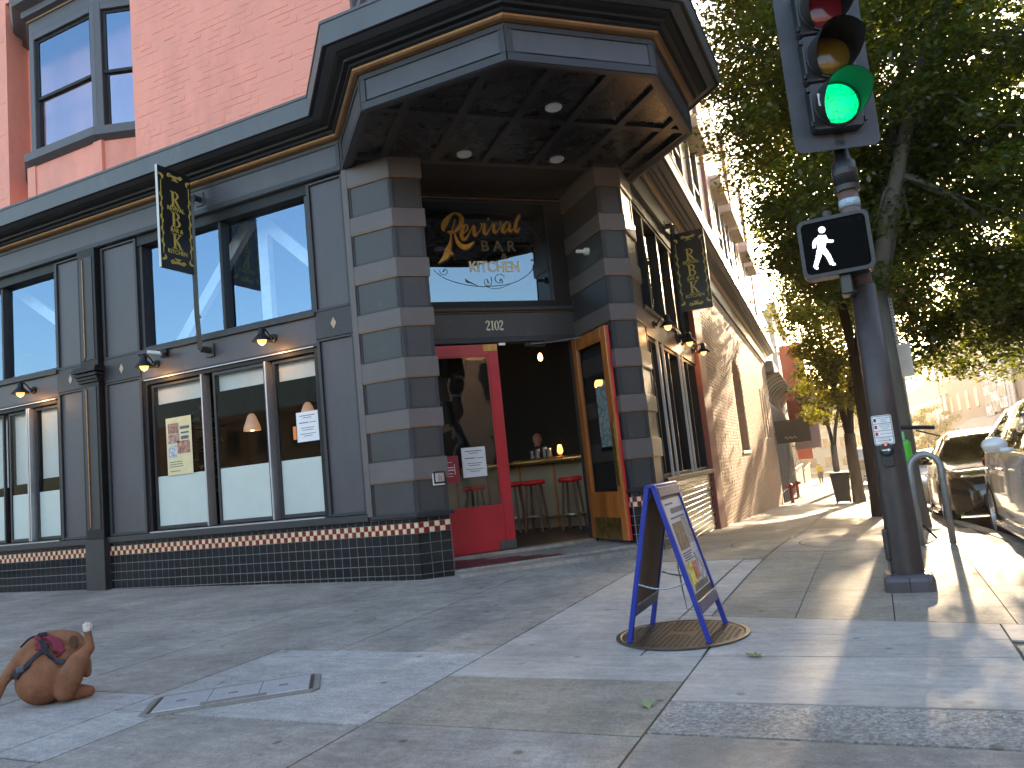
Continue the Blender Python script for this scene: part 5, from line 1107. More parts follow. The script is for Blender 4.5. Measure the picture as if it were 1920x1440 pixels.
M_leaf=leafmat('hornbeam_leaf',(.026,.050,.011),(.078,.095,.016),(4.4,3.8,1.3)); M_leaf2=leafmat('yellowing_leaf',(.06,.085,.015),(.14,.13,.02),(3.4,2.9,1.0))
M_bark=mat('grey_bark',(.095,.088,.072),.9,var=.3,scale=6,stretch=(1,1,.25),bump=1.0,bscale=22); M_bark2=mat('dark_brown_bark',(.07,.05,.038),.9,var=.3,scale=6,stretch=(1,1,.25),bump=1.0,bscale=22)
def leaf_cloud(centers,radii,n_per,size,seed,flat=.55):
    rg=np.random.default_rng(seed); C=np.repeat(np.array(centers,float),n_per,axis=0); Rr=np.repeat(np.array(radii,float),n_per,axis=0); n=len(C)
    v=rg.normal(size=(n,3)); v/=np.linalg.norm(v,axis=1)[:,None]; rad=rg.random(n)**(1/2.2); P=C+v*rad[:,None]*np.stack([Rr,Rr,Rr*flat],1)
    d=rg.normal(size=(n,3)); d[:,2]*=.45; d/=np.linalg.norm(d,axis=1)[:,None]; up=rg.normal(size=(n,3))*.5+np.array([0,0,1.]); s=np.cross(d,up); s/=np.linalg.norm(s,axis=1)[:,None]; nn=np.cross(s,d)
    L=size*rg.uniform(.7,1.3,n)[:,None]; w=L*.30
    V=np.stack([P-d*L*.5,P+s*w-d*L*.05+nn*L*.08,P+d*L*.5-nn*L*.06,P-s*w-d*L*.05+nn*L*.08],1).reshape(-1,3)
    return V,n
def mesh_quads(name,V,n,m,parent,loc,tri=True):
    me=bpy.data.meshes.new(name); V=V-np.array(loc)[None]; me.vertices.add(len(V)); me.vertices.foreach_set('co',V.astype(np.float32).ravel())
    idx=np.arange(n)*4; F=np.stack([idx,idx+1,idx+2,idx+3],1)
    me.loops.add(F.size); me.polygons.add(len(F)); me.polygons.foreach_set('loop_start',np.arange(len(F))*4); me.polygons.foreach_set('loop_total',np.full(len(F),4)); me.loops.foreach_set('vertex_index',F.ravel()); me.materials.append(m); me.update(); me.validate()
    o=bpy.data.objects.new(name,me); COL.objects.link(o); o.parent=parent; return o
def tree(label,x,y,trunk_r,fork_z,stems,crown,n_cl,n_per,leaf,seed,bark=M_bark,lean=(0,0),lm=M_leaf,cl_r=(.35,.75),group='street trees along the kerb',low=None,rmin=.25,extra=(),ok=None):
    z0=ground(x,y); t=thing('street_tree',label,'tree',(x,y,z0),group); rg=random.Random(seed)
    f=Vector((x+lean[0]*fork_z,y+lean[1]*fork_z,z0+fork_z)); b=MB()
    b.tube([(x,y,z0-.1),(x,y,z0+.05),(x+lean[0]*.3,y+lean[1]*.3,z0+.4),((x+f.x)/2+rg.uniform(-.03,.03),(y+f.y)/2,z0+fork_z*.55),f],[trunk_r*1.2,trunk_r*1.15,trunk_r*1.02,trunk_r*.97,trunk_r*.95],14)
    cc,cr_=crown; cc=Vector(cc); tips=[]
    for k in range(stems):
        a=2*math.pi*k/stems+rg.uniform(-.3,.3); h=cr_[2]*rg.uniform(.3,1.2); e=Vector((cc.x+math.cos(a)*cr_[0]*.35,cc.y+math.sin(a)*cr_[1]*.35,cc.z+h*.5)); m_=f.lerp(e,.45)+Vector((math.cos(a)*.1,math.sin(a)*.1,.3))
        r0=trunk_r*.62; b.tube([f-Vector((0,0,.25)),f+(m_-f)*.35,m_,e],[r0,r0*.85,r0*.6,r0*.25],9); tips+= [(f.lerp(m_,.6),r0*.6),(m_,r0*.55),(m_.lerp(e,.5),r0*.4),(e,r0*.25)]
    cl=[]; rad=[]
    for (x0,x1,y0,y1,za,zb,n_) in extra:
        for k in range(n_):
            p=Vector((rg.uniform(x0,x1),rg.uniform(y0,y1),rg.uniform(za,zb))); cl.append(p); rad.append(rg.uniform(*cl_r))
            if k%9==0:
                tp=min(tips,key=lambda q:(q[0]-p).length); b.tube([tp[0],tp[0].lerp(p,.5)+Vector((0,0,.15)),p],[.018,.012,.005],5)
    for k in range(n_cl):
        while True:
            v=Vector((rg.uniform(-1,1),rg.uniform(-1,1),rg.uniform(-1,1)))
            if rmin<v.length<1: break
        # ragged outline: vary reach with direction
        q=.86+.14*math.sin(v.x*7+seed)*math.cos(v.y*6+v.z*5); p=Vector((cc.x+v.x*cr_[0]*q,cc.y+v.y*cr_[1]*q,cc.z+v.z*cr_[2]*q))
        if low and p.z<low(p.x,p.y): continue
        if ok and not ok(p): continue
        cl.append(p); rad.append(rg.uniform(*cl_r))
        if k%3==0:
            tp=min(tips,key=lambda q:(q[0]-p).length); m_=tp[0].lerp(p,.5)+Vector((0,0,.12)); rr=min(.035,tp[1]*.5); b.tube([tp[0],m_,p],[rr,rr*.6,.006],5)
    b.build('trunk',bark,t,smooth=True)
    V,n=leaf_cloud([tuple(p) for p in cl],rad,n_per,leaf,seed); mesh_quads('crown',V,n,lm,t,(x,y,z0)); return t
z0=ground(2.79,4.02)
tree('big street tree with thick grey trunk right behind the signal pole',2.79,4.02,.20,3.1,5,((3.9,5.2,7.0),(4.3,3.9,5.0)),760,250,.085,11,lean=(-.015,0),low=lambda x,y:2.9 if x<3.4 else 2.05,cl_r=(.35,.75),extra=((3.2,7.6,4.4,9.0,3.4,6.0,150),(3.6,6.4,4.6,8.5,2.4,3.3,60),(1.7,3.0,5.0,8.0,3.6,5.5,40),(3.3,5.2,6.0,9.0,2.0,3.2,42)),ok=lambda p:p.x>(1.5 if p.z<4.8 else 1.05))
tree('street tree with slim dark brown trunk left of the signal pole',2.40,8.6,.125,3.0,3,((2.5,10.2,6.2),(3.0,3.0,3.9)),300,190,.09,12,bark=M_bark2,low=lambda x,y:3.1+.25*math.sin(x*2.1),ok=lambda p:p.x>(1.35 if p.z<5.5 else .9))
tree('forked street tree on the sunlit pavement beside the wheeled bin',1.76,22.2,.20,2.4,3,((1.7,22.0,5.0),(2.5,2.8,3.6)),260,120,.13,13,bark=M_bark2,lm=M_leaf2,low=lambda x,y:1.9,ok=lambda p:p.x>(.55 if p.z<5.2 else -.4))
tree('street tree farther down the kerb in the haze',.4,40,.18,2.6,3,((.6,40,4.0),(2.4,2.6,2.6)),90,120,.18,14,lm=M_leaf2,low=lambda x,y:1.4)
tree('pale hazy tree across the street in front of the far buildings',7.7,79,.25,1.4,3,((7.7,79,.6),(3.0,2.6,3.6)),110,130,.22,15,lm=M_leaf2,group='trees across the street',rmin=.1)
tree('tall tree across the street behind the parked cars, top right',12.6,24,.25,3.5,4,((11.6,23,9.0),(3.4,4.2,4.0)),150,130,.16,16,group='trees across the street',low=lambda x,y:5.2)
# ------------------------------------------------------------------ cars
def interp(x,pts):
    if x<=pts[0][0]: return pts[0][1]
    for (a,b),(c,d) in zip(pts[:-1],pts[1:]):
        if x<=c:
            t=(x-a)/(c-a); t=t*t*(3-2*t); return b+(d-b)*t
    return pts[-1][1]
WX=(-1.42,1.42)
def carpaint(name,c,metal=.5): return mat(name,c,.22,metal,var=.03,coat=1.0,spec=.5)
M_tyre=mat('tyre_rubber',(.018,.018,.018),.8); M_rim2=mat('alloy_rim',(.5,.5,.52),.28,1,var=.1); M_carglass=glass('car_glass',(.22,.25,.25),1.6,.06); M_chrome=mat('chrome_trim',(.7,.7,.7),.08,1,var=0); M_cardark=mat('car_dark_plastic',(.015,.015,.016),.5); M_lampw=mat('headlamp',(.65,.67,.7),.1,.3,var=0); M_lampr=mat('tail_lamp_red',(.35,.01,.015),.15,var=0)
def car(label,x,y,paint,rz=-90,scale=1.0,name='parked_car',group='cars parked along the kerb',roof=1.46,glass_m=None):
    z0=ground(xc(y),y)-.13; t=thing(name,label,'car',(0,0,0),group)
    belt=[(-2.42,.72),(-2.25,.98),(-1.5,1.03),(-.5,.97),(.7,.94),(1.1,.93),(1.9,.80),(2.3,.68),(2.42,.52)]
    wid=[(-2.42,.70),(-2.2,.84),(-1.4,.91),(0,.925),(1.4,.91),(2.15,.82),(2.42,.60)]
    rf=[(-2.0,.0),(-1.75,.02),(-1.05,.40),(-.45,roof-.985),(.15,roof-.975),(.55,.40),(1.12,.02),(1.3,0)]
    N=73; xs=[-2.42+4.84*i/(N-1) for i in range(N)]; sec=[]
    for X in xs:
        w=interp(X,wid); bt=interp(X,belt); h=max(0,interp(X,rf)); zb=.20 if abs(X)<2.2 else .24
        ar=0
        for wx in WX:
            d=abs(X-wx)
            if d<.38: ar=max(ar,.32+math.sqrt(.38**2-d*d))
        zs=max(zb,ar); k=min(1,h/.45); wr=w*(.95-.27*k)
        m_=max(.45,zs+.02)
        S=[(0,zb),(w*.78,zb),(w*.95,max(zb+.02,zs)),(w*.985,max(.32,zs+.01)),(w,max(.55,m_)),(w*.985,max(.72,m_+.02)) ,(w*.955,bt-.03),(w*.93,bt)]
        S=[(a,min(z,bt) if i>1 else z) for i,(a,z) in enumerate(S)]
        S+=[(w*.93+(wr-w*.93)*.5,bt+h*.5+.012),(wr,bt+h*.93+.016),(wr*.86,bt+h+.022),(wr*.45,bt+h+.035),(0,bt+h+.04)]
        sec.append(S)
    K=len(sec[0]); b=MB(); V=[]
    for i,S in enumerate(sec):
        for a,z in S: V.append((xs[i],a,z))
    nv=len(V); V+=[(p[0],-p[1],p[2]) for p in V]; F=[];Fg=[]
    side=[]; ws=[]
    for i in range(N-1):
        for j in range(K-1):
            q=(i*K+j,(i+1)*K+j,(i+1)*K+j+1,i*K+j+1); F.append(q[::-1] if False else q); F.append(tuple(nv+v for v in q)[::-1])
    F.append(tuple(range(K))+tuple(nv+j for j in range(K))[::-1]); F.append((tuple((N-1)*K+j for j in range(K))+tuple(nv+(N-1)*K+j for j in range(K))[::-1])[::-1])
    c,s=math.cos(R(rz)),math.sin(R(rz)); tf=lambda p:(x+(p[0]*c-p[1]*s)*scale,y+(p[0]*s+p[1]*c)*scale,z0+p[2]*scale)
    F=[f[::-1] for f in F]
    t.location=tf((0,0,0)); slope=math.atan2(ground(x,y+2)-ground(x,y-2),4)
    def bld(m,name,mt,par=t,**k):
        m.v=[tf(p) for p in m.v]; m.v=[(p[0],p[1],p[2]+(p[1]-y)*math.tan(slope)) for p in m.v]; return m.build(name,mt,par,**k)
    body=bld(MB().add(V,F),'body',paint,smooth=True)
    gm=glass_m or M_carglass
    def Pq(X,j,o=.0,lat=0):
        i=min(N-2,max(0,int((X+2.42)/4.84*(N-1)))); tt=(X-xs[i])/(xs[i+1]-xs[i]); j0=int(j); fj=j-j0
        def g_(i): 
            A,B=sec[i][j0],sec[i][min(j0+1,K-1)]; return (A[0]+(B[0]-A[0])*fj,A[1]+(B[1]-A[1])*fj)
        A,B=g_(i),g_(i+1); return (X,A[0]+(B[0]-A[0])*tt,A[1]+(B[1]-A[1])*tt)
    # glass: dark backing + glass sheet
    M_in=MATS.get('car_interior') or mat('car_interior',(.012,.012,.013),.5)
    for sg in (-1,1):
        for (xa,xb,nm) in ((-1.32,-.28,'rear_side_window'),(-.20,.98,'front_side_window')):
            m=MB(); Q=[]; n=14
            for i in range(n+1):
                X=xa+(xb-xa)*i/n; hh=max(0,interp(X,rf))
                lo,hi=Pq(X,7.15),Pq(X,8.9)
                if hh<.07: hi=lo
                Q.append([(p[0],sg*(p[1]+.006),p[2]+.002) for p in (lo,hi)])
            for i in range(n): q=(Q[i][0],Q[i+1][0],Q[i+1][1],Q[i][1]); m.quad(*(q if sg<0 else q[::-1]))
            bld(m,nm,gm)
    for (xa,xb,nm) in ((.42,1.06,'windscreen'),(-1.66,-.95,'rear_window')):
        m=MB(); n=8; js=[9.5,10,11,12]; row=[]
        for i in range(n+1):
            X=xa+(xb-xa)*i/n; r=[Pq(X,j) for j in js]; r=[(p[0],p[1],p[2]+.006) for p in r]; row.append(r+[(p[0],-p[1],p[2]) for p in r[::-1]][1:])
        for i in range(n):
            for j in range(len(row[0])-1): m.quad(row[i][j],row[i][j+1],row[i+1][j+1],row[i+1][j])
        bld(m,nm,gm,smooth=True)
    for wx in WX:
        for sg in (-1,1):
            Mx=Matrix.Translation((wx,sg*.80,.33))@Matrix.Rotation(R(-90*sg),4,'X')
            wh=bld(MB().lathe([(.20,-.10),(.30,-.11),(.335,-.08),(.335,.08),(.30,.105),(.225,.10),(.215,.06)],n=30,M=Mx),'tyre',M_tyre,smooth=True)
            m=MB().lathe([(.215,.05),(.225,.098),(.205,.098),(.20,.05)],n=30,M=Mx)
            m.lathe([(.0,.085),(.04,.085),(.05,.06),(.05,.02)],n=14,M=Mx)
            for k in range(10):
                a=2*math.pi*k/10; da=.07; P=[]
                for r,z,w in ((.04,.07,.5),(.205,.085,.28)):
                    for e in (-1,1): P.append(Mx@Vector((r*math.cos(a)-e*w*.04*math.sin(a)*1.2,r*math.sin(a)+e*w*.04*math.cos(a)*1.2,z)))
                    for e in (-1,1): P.append(Mx@Vector((r*math.cos(a)-e*w*.04*math.sin(a)*1.2,r*math.sin(a)+e*w*.04*math.cos(a)*1.2,z-.03)))
                m.add(P,[(0,1,5,4),(2,6,7,3),(0,4,6,2),(1,3,7,5)])
            bld(m,'rim',M_rim2,wh); bld(MB().lathe([(0,.012),(.2,.012),(.2,-.05),(0,-.05)],n=20,M=Mx),'brake_disc',M_cardark,wh)
    for sg in (-1,1):
        m=MB(); m.lathe([(0,-.10),(.06,-.09),(.09,-.02),(.08,.04),(0,.06)],n=12,M=Matrix.Translation((.74,sg*1.03,1.02))@Matrix.Diagonal((.8,1.15,.85,1))@Matrix.Rotation(R(90),4,'X')@Matrix.Rotation(R(90),4,'Y')); m.box(.70,.78,*sorted((sg*.90,sg*1.0)),.95,.99); bld(m,'wing_mirror',paint,smooth=True)
        for hx in (-.95,.05): m=MB().box(hx,hx+.2,*sorted((sg*.925,sg*.955)),.78,.805); bld(m,'door_handle',M_chrome,bevel=.006)
        for hx in (-1.02,-.24,.98): 
            m=MB(); q=[Pq(hx,j) for j in (3.2,4,5,6,7)]
            for a_,b_ in zip(q[:-1],q[1:]): m.quad(*[(p[0]+d,sg*(p[1]+.003),p[2]) for p,d in ((a_,-.004),(b_,-.004),(b_,.004),(a_,.004))][::sg])
            bld(m,'door_seam',M_cardark,body)
        m=MB().lathe([(0,.05),(.06,.045),(.11,.0),(0,0)],n=14,M=Matrix.Translation((2.18,sg*.62,.66))@Matrix.Diagonal((1,1.5,.8,1))@Matrix.Rotation(R(80),4,'Y')@Matrix.Rotation(R(-25*sg),4,'X')); bld(m,'headlamp',M_lampw,smooth=True)
        m=MB().lathe([(0,.05),(.07,.04),(.11,.0),(0,0)],n=14,M=Matrix.Translation((-2.26,sg*.66,.84))@Matrix.Diagonal((1,1.6,.8,1))@Matrix.Rotation(R(-80),4,'Y')); bld(m,'tail_lamp',M_lampr,smooth=True)
        m=MB(); 
        for i in range(20):
            X0=-1.35+2.35*i/20; X1=-1.35+2.35*(i+1)/20; a,b_=Pq(X0,7.05),Pq(X1,7.05); m.quad(*[(p[0],sg*(p[1]+.008),p[2]+d) for p,d in ((a,-.008),(b_,-.008),(b_,.008),(a,.008))][::-sg])
        bld(m,'belt_trim',M_chrome,body)
        m=MB().box(-1.0,1.0,*sorted((sg*.86,sg*.94)),.19,.25); bld(m,'sill_trim',paint,bevel=.02)
    m=MB().box(2.30,2.44,-.45,.45,.30,.48); bld(m,'grille',M_cardark,bevel=.02)
    return t
def carx(y,off): return xc(y)+off
car('pearl silver sedan at the right edge of the photo, nearest the camera',carx(1.3,.98),1.3,carpaint('pearl_silver_paint',(.66,.65,.64),.1))
car('dark brown-black sedan parked behind the silver one',carx(7.3,1.0),7.3,carpaint('dark_brown_paint',(.020,.015,.012),.3))
car('white car with bright sun glint beyond the dark sedan',carx(14.8,1.15),14.8,carpaint('white_car_paint',(.62,.60,.56),.1))
car('dark car between the tree trunks beyond the signal pole',carx(24,1.1),24,carpaint('slate_car_paint',(.05,.055,.06),.4))
car('silver car far down the kerb behind the forked tree',carx(31,1.1),31,carpaint('grey_car_paint',(.3,.3,.31),.5))
# delivery van far away
vx,vy=xc(52)-.3,52; vx=.55; zv=ground(vx,vy)
t=thing('delivery_van','boxy pale delivery van far down the street beyond the forked tree','van',(vx+1.6,vy,zv-.13)); vx+=1.6; zv-=.13
MB().box(vx-1,vx+1,vy,vy+5,zv+.35,zv+2.6).build('box_body',mat('van_white',(.55,.56,.58),.4),t,bevel=.08,seg=2); MB().box(vx-.95,vx+.95,vy-1.2,vy+.05,zv+.35,zv+1.9).build('cab',mat('van_grey',(.3,.31,.33),.4),t,bevel=.15,seg=2); MB().box(vx-.8,vx+.8,vy-1.23,vy-1.15,zv+1.15,zv+1.75).build('windscreen',M_carglass,t); MB().box(vx-.8,vx+.8,vy-.01,vy+.0,zv+1.95,zv+2.5).build('body_graphic',mat('van_graphic',(.25,.38,.5),.5,var=.6,scale=3),t)
for a in (-.85,.85):
    for c in (-.6,3.8): MB().lathe([(0,-.12),(.36,-.12),(.36,.12),(0,.12)],n=18,M=Matrix.Translation((vx+a,vy+c,zv+.36))@Matrix.Rotation(R(90),4,'Y')).build('wheel',M_tyre,t)
# ------------------------------------------------------------------ bodies: one continuous remeshed surface
def blob(name,parts,mt,parent,vox=.012,smooth_it=6,tfm=None,mats=None):
    "parts: ('e',centre,radii,rotz) ellipsoids or ('c',[pts],[radii]) tapered limbs; fused by a voxel remesh"
    m=MB()
    for p in parts:
        if p[0]=='e':
            _,c,r=p[:3]; rot=p[3] if len(p)>3 else (0,0,0); from mathutils import Euler
            M_=Matrix.Translation(c)@Euler(rot).to_matrix().to_4x4()@Matrix.Diagonal((*r,1)); n=14
            m.lathe([(math.sin(math.pi*k/n)*1.0,-math.cos(math.pi*k/n)) for k in range(n+1)][0:1]+[(max(1e-4,math.sin(math.pi*k/n)),-math.cos(math.pi*k/n)) for k in range(1,n)]+[(0,1)],n=18,M=M_)
        else:
            pts,rs=[Vector(q) for q in p[1]],p[2]; P2_=[];R2=[]
            for i in range(len(pts)-1):
                for k in range(6): P2_.append(pts[i].lerp(pts[i+1],k/6)); R2.append(rs[i]+(rs[i+1]-rs[i])*k/6)
            P2_.append(pts[-1]); R2.append(rs[-1]); m.tube(P2_,R2,14)
            for q,r in zip(pts,rs):
                n=8; m.lathe([(0,-r)]+[(r*math.sin(math.pi*k/n),-r*math.cos(math.pi*k/n)) for k in range(1,n)]+[(0,r)],q,14)
    if tfm: m.v=[tuple(tfm(p)) for p in m.v]
    o=m.build(name,mt,parent,smooth=True)
    r=o.modifiers.new('remesh','REMESH'); r.mode='VOXEL'; r.voxel_size=vox; r.use_smooth_shade=True
    s=o.modifiers.new('smooth','SMOOTH'); s.iterations=smooth_it; s.factor=.5
    return o
# dog: sitting, back to the camera, curled round to its lifted hind leg
dx,dy=-2.03,-4.25; DS=.82; dz=G(dx,dy); da=R(56); dr=Vector((math.cos(da),math.sin(da),0)); df=Vector((-math.sin(da),math.cos(da),0))
dt=lambda p: Vector((dx,dy,dz))+(dr*p[0]*.92+df*p[1]+Vector((0,0,p[2])))*DS
D=thing('dog','tan short-haired dog in a harness curled up licking its raised hind leg','dog',(dx,dy,dz))
M_fur=mat('tan_short_fur',(.25,.112,.060),.9,spec=.15,var=.22,scale=9,bump=.25,bscale=260,dirt=((.14,.062,.036),5,.52,.7)); M_fur2=mat('white_fur',(.68,.62,.56),.7,var=.1,scale=20,bump=.3,bscale=200)
parts=[('e',(-.05,.03,.17),(.195,.17,.175)),('e',(-.09,.06,.27),(.145,.14,.15)),('e',(.02,.04,.13),(.17,.16,.12)),('e',(-.06,.10,.37),(.115,.11,.085)),('e',(.09,.07,.27),(.10,.10,.11)),
 ('c',[(-.10,.06,.40),(-.19,.04,.34),(-.29,.0,.235),(-.315,.0,.205),(-.375,-.03,.08),(-.405,-.05,.03),(-.44,-.08,.024)],[.070,.058,.042,.037,.033,.034,.027]),
 ('c',[(-.03,.12,.40),(.07,.12,.405),(.15,.10,.38),(.195,.07,.33)],[.085,.080,.080,.074]),('c',[(.205,.05,.30),(.235,.0,.22),(.24,-.02,.165)],[.056,.043,.035]),
 ('c',[(.09,-.10,.09),(.125,-.135,.18),(.175,-.135,.265),(.245,-.11,.335)],[.080,.092,.074,.041]),('c',[(.248,-.11,.335),(.262,-.12,.348),(.256,-.10,.42),(.252,-.09,.462)],[.040,.036,.030,.028]),
 ('c',[(.12,-.04,.055),(.2,-.06,.05),(.255,-.07,.043)],[.06,.05,.038])]
body=blob('body',parts,M_fur,D,.0075,2,dt)
blob('paw',[('e',(.250,-.09,.482),(.031,.034,.030)),('c',[(.232,-.10,.48),(.229,-.108,.512)],[.014,.012]),('c',[(.246,-.108,.484),(.245,-.115,.522)],[.014,.012]),('c',[(.262,-.105,.482),(.264,-.112,.517)],[.014,.012]),('c',[(.274,-.092,.478),(.278,-.098,.506)],[.013,.011])],M_fur2,D,.0045,1,dt)
q=MB(); q.add([dt(p) for p in ((.16,.035,.448),(.118,.012,.425),(.125,.0,.375),(.168,-.03,.335),(.178,-.02,.37),(.19,.02,.425),(.148,.002,.395))],[(0,1,6),(1,2,6),(2,3,6),(3,4,6),(4,5,6),(5,0,6)]); ear=q.build('ear',mat('dark_tan_ear',(.085,.036,.02),.9),D); md=ear.modifiers.new('solid','SOLIDIFY'); md.thickness=.008; sb=ear.modifiers.new('sub','SUBSURF'); sb.levels=2; sb.render_levels=2
M_web=mat('black_webbing',(.018,.018,.024),.7,var=.2,scale=40); M_vest=mat('maroon_vest',(.20,.022,.040),.75,var=.15,scale=30)
def wrap(parts_pts,w,th,mt,name):
    m=MB(); n=len(parts_pts); P=[Vector(p) for p in parts_pts]
    for i,p in enumerate(P):
        d=(P[min(i+1,n-1)]-P[max(i-1,0)]).normalized(); nn=Vector((p[0]+.0,p[1]-.10,p[2]-.26)); nn=(nn-d*nn.dot(d)).normalized(); s=d.cross(nn).normalized()
        wi=w[i] if isinstance(w,(list,tuple)) else w
        for a,bb in ((1,1),(-1,1),(-1,-1),(1,-1)): m.v.append(tuple(dt(p+s*wi/2*a+nn*th*(1 if bb>0 else -1))))
    for i in range(n-1):
        for j in range(4): m.f.append((i*4+j,i*4+(j+1)%4,i*4+4+(j+1)%4,i*4+4+j)); m.m.append(0)
    m.f+=[(0,1,2,3),tuple(n*4-4+j for j in range(4))[::-1]]; m.m+=[0,0]
    o=m.build(name,mt,D); md=o.modifiers.new('shrink','SHRINKWRAP'); md.target=body; md.wrap_method='NEAREST_SURFACEPOINT'; md.wrap_mode='OUTSIDE_SURFACE'; md.offset=.004; s2=o.modifiers.new('sub','SUBSURF'); s2.levels=1; s2.render_levels=1; s3=o.modifiers.new('solid','SOLIDIFY'); s3.thickness=.008; s3.offset=1; o.modifiers.move(2,1) if False else None
    return o
def line(a,b,n): a,b=Vector(a),Vector(b); return [a.lerp(b,k/n) for k in range(n+1)]
wrap(line((-.25,-.06,.24),(-.15,-.10,.33),7)+line((-.15,-.10,.33),(-.02,-.05,.40),6)[1:],.045,.004,M_web,'belly_strap')
wrap(line((-.06,-.0,.46),(-.02,-.06,.41),6)+line((-.02,-.06,.41),(.04,-.10,.34),5)[1:]+line((.04,-.10,.34),(.075,-.12,.28),4)[1:],[.05,.055,.06,.065,.07,.07,.07,.065,.06,.055,.05,.045,.04,.035,.03,.025],.004,M_web,'back_strap')
wrap(line((-.02,.03,.48),(.04,-.01,.44),6)+line((.04,-.01,.44),(.085,-.05,.36),6)[1:],.055,.003,M_vest,'vest_panel'); wrap(line((-.08,.05,.46),(-.075,-.04,.40),6),.045,.003,M_vest,'vest_panel'); wrap(line((-.07,.05,.47),(-.14,.07,.45),4)+line((-.14,.07,.45),(-.18,.06,.40),4)[1:],.045,.004,M_web,'shoulder_strap')
m=MB(); m.box(-.085,-.02,.03,.06,.462,.492); m.v=[tuple(dt(p)) for p in m.v]; m.build('handle_loop',M_web,D,bevel=.006)
m=MB(); m.box(-.225,-.175,-.125,-.10,.265,.305); m.v=[tuple(dt(p)) for p in m.v]; m.build('buckle',mat('grey_buckle',(.10,.11,.13),.4),D,bevel=.006)
# people
M_skin=mat('skin',(.32,.18,.13),.5,var=.08); M_hairg=mat('grey_hair',(.35,.33,.30),.8)
def person(label,x,y,z,rz,shirt,trouser,pose='walk',hair=None,cap=None,h=1.75):
    t=thing('person',label,'person',(x,y,z)); k=h/1.75; c,s=math.cos(rz),math.sin(rz); tf=lambda p:Vector((x+(p[0]*c-p[1]*s)*k,y+(p[0]*s+p[1]*c)*k,z+p[2]*k))
    if pose=='walk': legs=[[(.09,0,.92),(.10,.10,.50),(.10,-.02,.10),(.10,.0,.05),(.10,.14,.035)],[(-.09,0,.92),(-.10,-.02,.50),(-.10,-.20,.14),(-.10,-.22,.09),(-.10,-.09,.04)]]; base=0; tz=0
    else: legs=[[(.09,0,.86),(.13,.40,.84),(.13,.38,.42),(.13,.38,.36),(.13,.50,.34)],[(-.09,0,.86),(-.13,.40,.84),(-.13,.38,.42),(-.13,.38,.36),(-.13,.50,.34)]]; tz=-.06
    sh=1.42+tz; fw=.0 if pose=='walk' else .14
    arms=[[(.19,fw,sh-.02),(.26,fw-.04,sh-.30),(.24,fw+.10,sh-.52)],[(-.19,fw,sh-.02),(-.26,fw+.02,sh-.30),(-.25,fw-.06,sh-.54)]] if pose=='walk' else [[(.19,fw,sh-.02),(.27,fw+.12,sh-.26),(.12,fw+.34,sh-.24)],[(-.19,fw,sh-.02),(-.27,fw+.12,sh-.26),(-.12,fw+.34,sh-.24)]]
    hd_=(0,fw+.03,1.64+tz)
    P=[('e',(0,fw,sh-.12),(.19,.115,.20)),('e',(0,fw*.5,sh-.32),(.165,.11,.20)),('e',(0,0,.94+tz),(.165,.12,.14)),('c',[(0,fw,sh+.0),(0,fw+.02,sh+.12)],[.07,.055]),('e',hd_,(.078,.098,.118)),('e',(hd_[0],hd_[1]+.095,hd_[2]-.015),(.016,.022,.022)),('e',(hd_[0]+.08,hd_[1],hd_[2]-.01),(.012,.022,.03)),('e',(hd_[0]-.08,hd_[1],hd_[2]-.01),(.012,.022,.03))]
    for l in legs: P.append(('c',l,[.095,.068,.045,.042,.036]))
    for a in arms: P.append(('c',a,[.062,.045,.032])); e=Vector(a[-1]); d=(e-Vector(a[-2])).normalized(); P.append(('e',tuple(e+d*.05),(.026,.04,.045))); P+= [('c',[tuple(e+d*.07+Vector((q,0,0))),tuple(e+d*(.13)+Vector((q*1.1,.015,0)))],[.010,.008]) for q in (-.024,-.008,.008,.024)]; P.append(('c',[tuple(e+d*.03+Vector((0,.03,0))),tuple(e+d*.08+Vector((0,.055,0)))],[.011,.009]))
    bd=blob('body',P,M_skin,t,.016,3,tf)
    bd.data.materials.clear(); bd.data.materials.append(M_skin)
    P2_=[('e',(0,fw,sh-.11),(.205,.13,.21)),('e',(0,fw*.5,sh-.33),(.18,.125,.24))]+[('c',a,[.075,.058,.044]) for a in arms]; blob('jacket',P2_,shirt,t,.016,3,tf)
    P3=[('e',(0,0,.93+tz),(.178,.132,.15))]+[('c',l[:3],[.108,.082,.06]) for l in legs]; blob('trousers',P3,trouser,t,.016,3,tf)
    for l in legs: blob('shoe',[('c',[l[3],l[4]],[.05,.04])],M_cardark,t,.012,2,tf)
    if hair: blob('hair',[('e',(hd_[0],hd_[1]-.02,hd_[2]+.035),(.086,.10,.10))],hair,t,.012,2,tf)
    if cap: blob('cap',[('e',(hd_[0],hd_[1]-.005,hd_[2]+.05),(.09,.108,.085))],cap,t,.012,2,tf)
    return t
py_=62.0; person('person in a yellow jacket and dark trousers walking away down the sunny pavement',-1.89,py_,ground(-1.89,py_),R(2),mat('yellow_jacket',(.9,.62,.02),.7,var=.1),mat('dark_jeans',(.03,.035,.05),.8),'walk',cap=M_white)
p=Vector((-2.75,5.95,0)); person('person with a shaved head and dark shirt sitting at the bar counter',p.x-.55,p.y+.0,.065,R(-35),mat('dark_shirt',(.025,.022,.025),.8),mat('black_trousers',(.02,.02,.022),.8),'sit')
# ------------------------------------------------------------------ buildings down and across the street
def sidef(u,off): return Fr(RT.P(u,off,0),RT.u,RT.v)
def fbox(name,m,fr,a,b,c,d,e,f,par,**k): return MB().box(a,b,c,d,e,f,fr).build(name,m,par,**k)
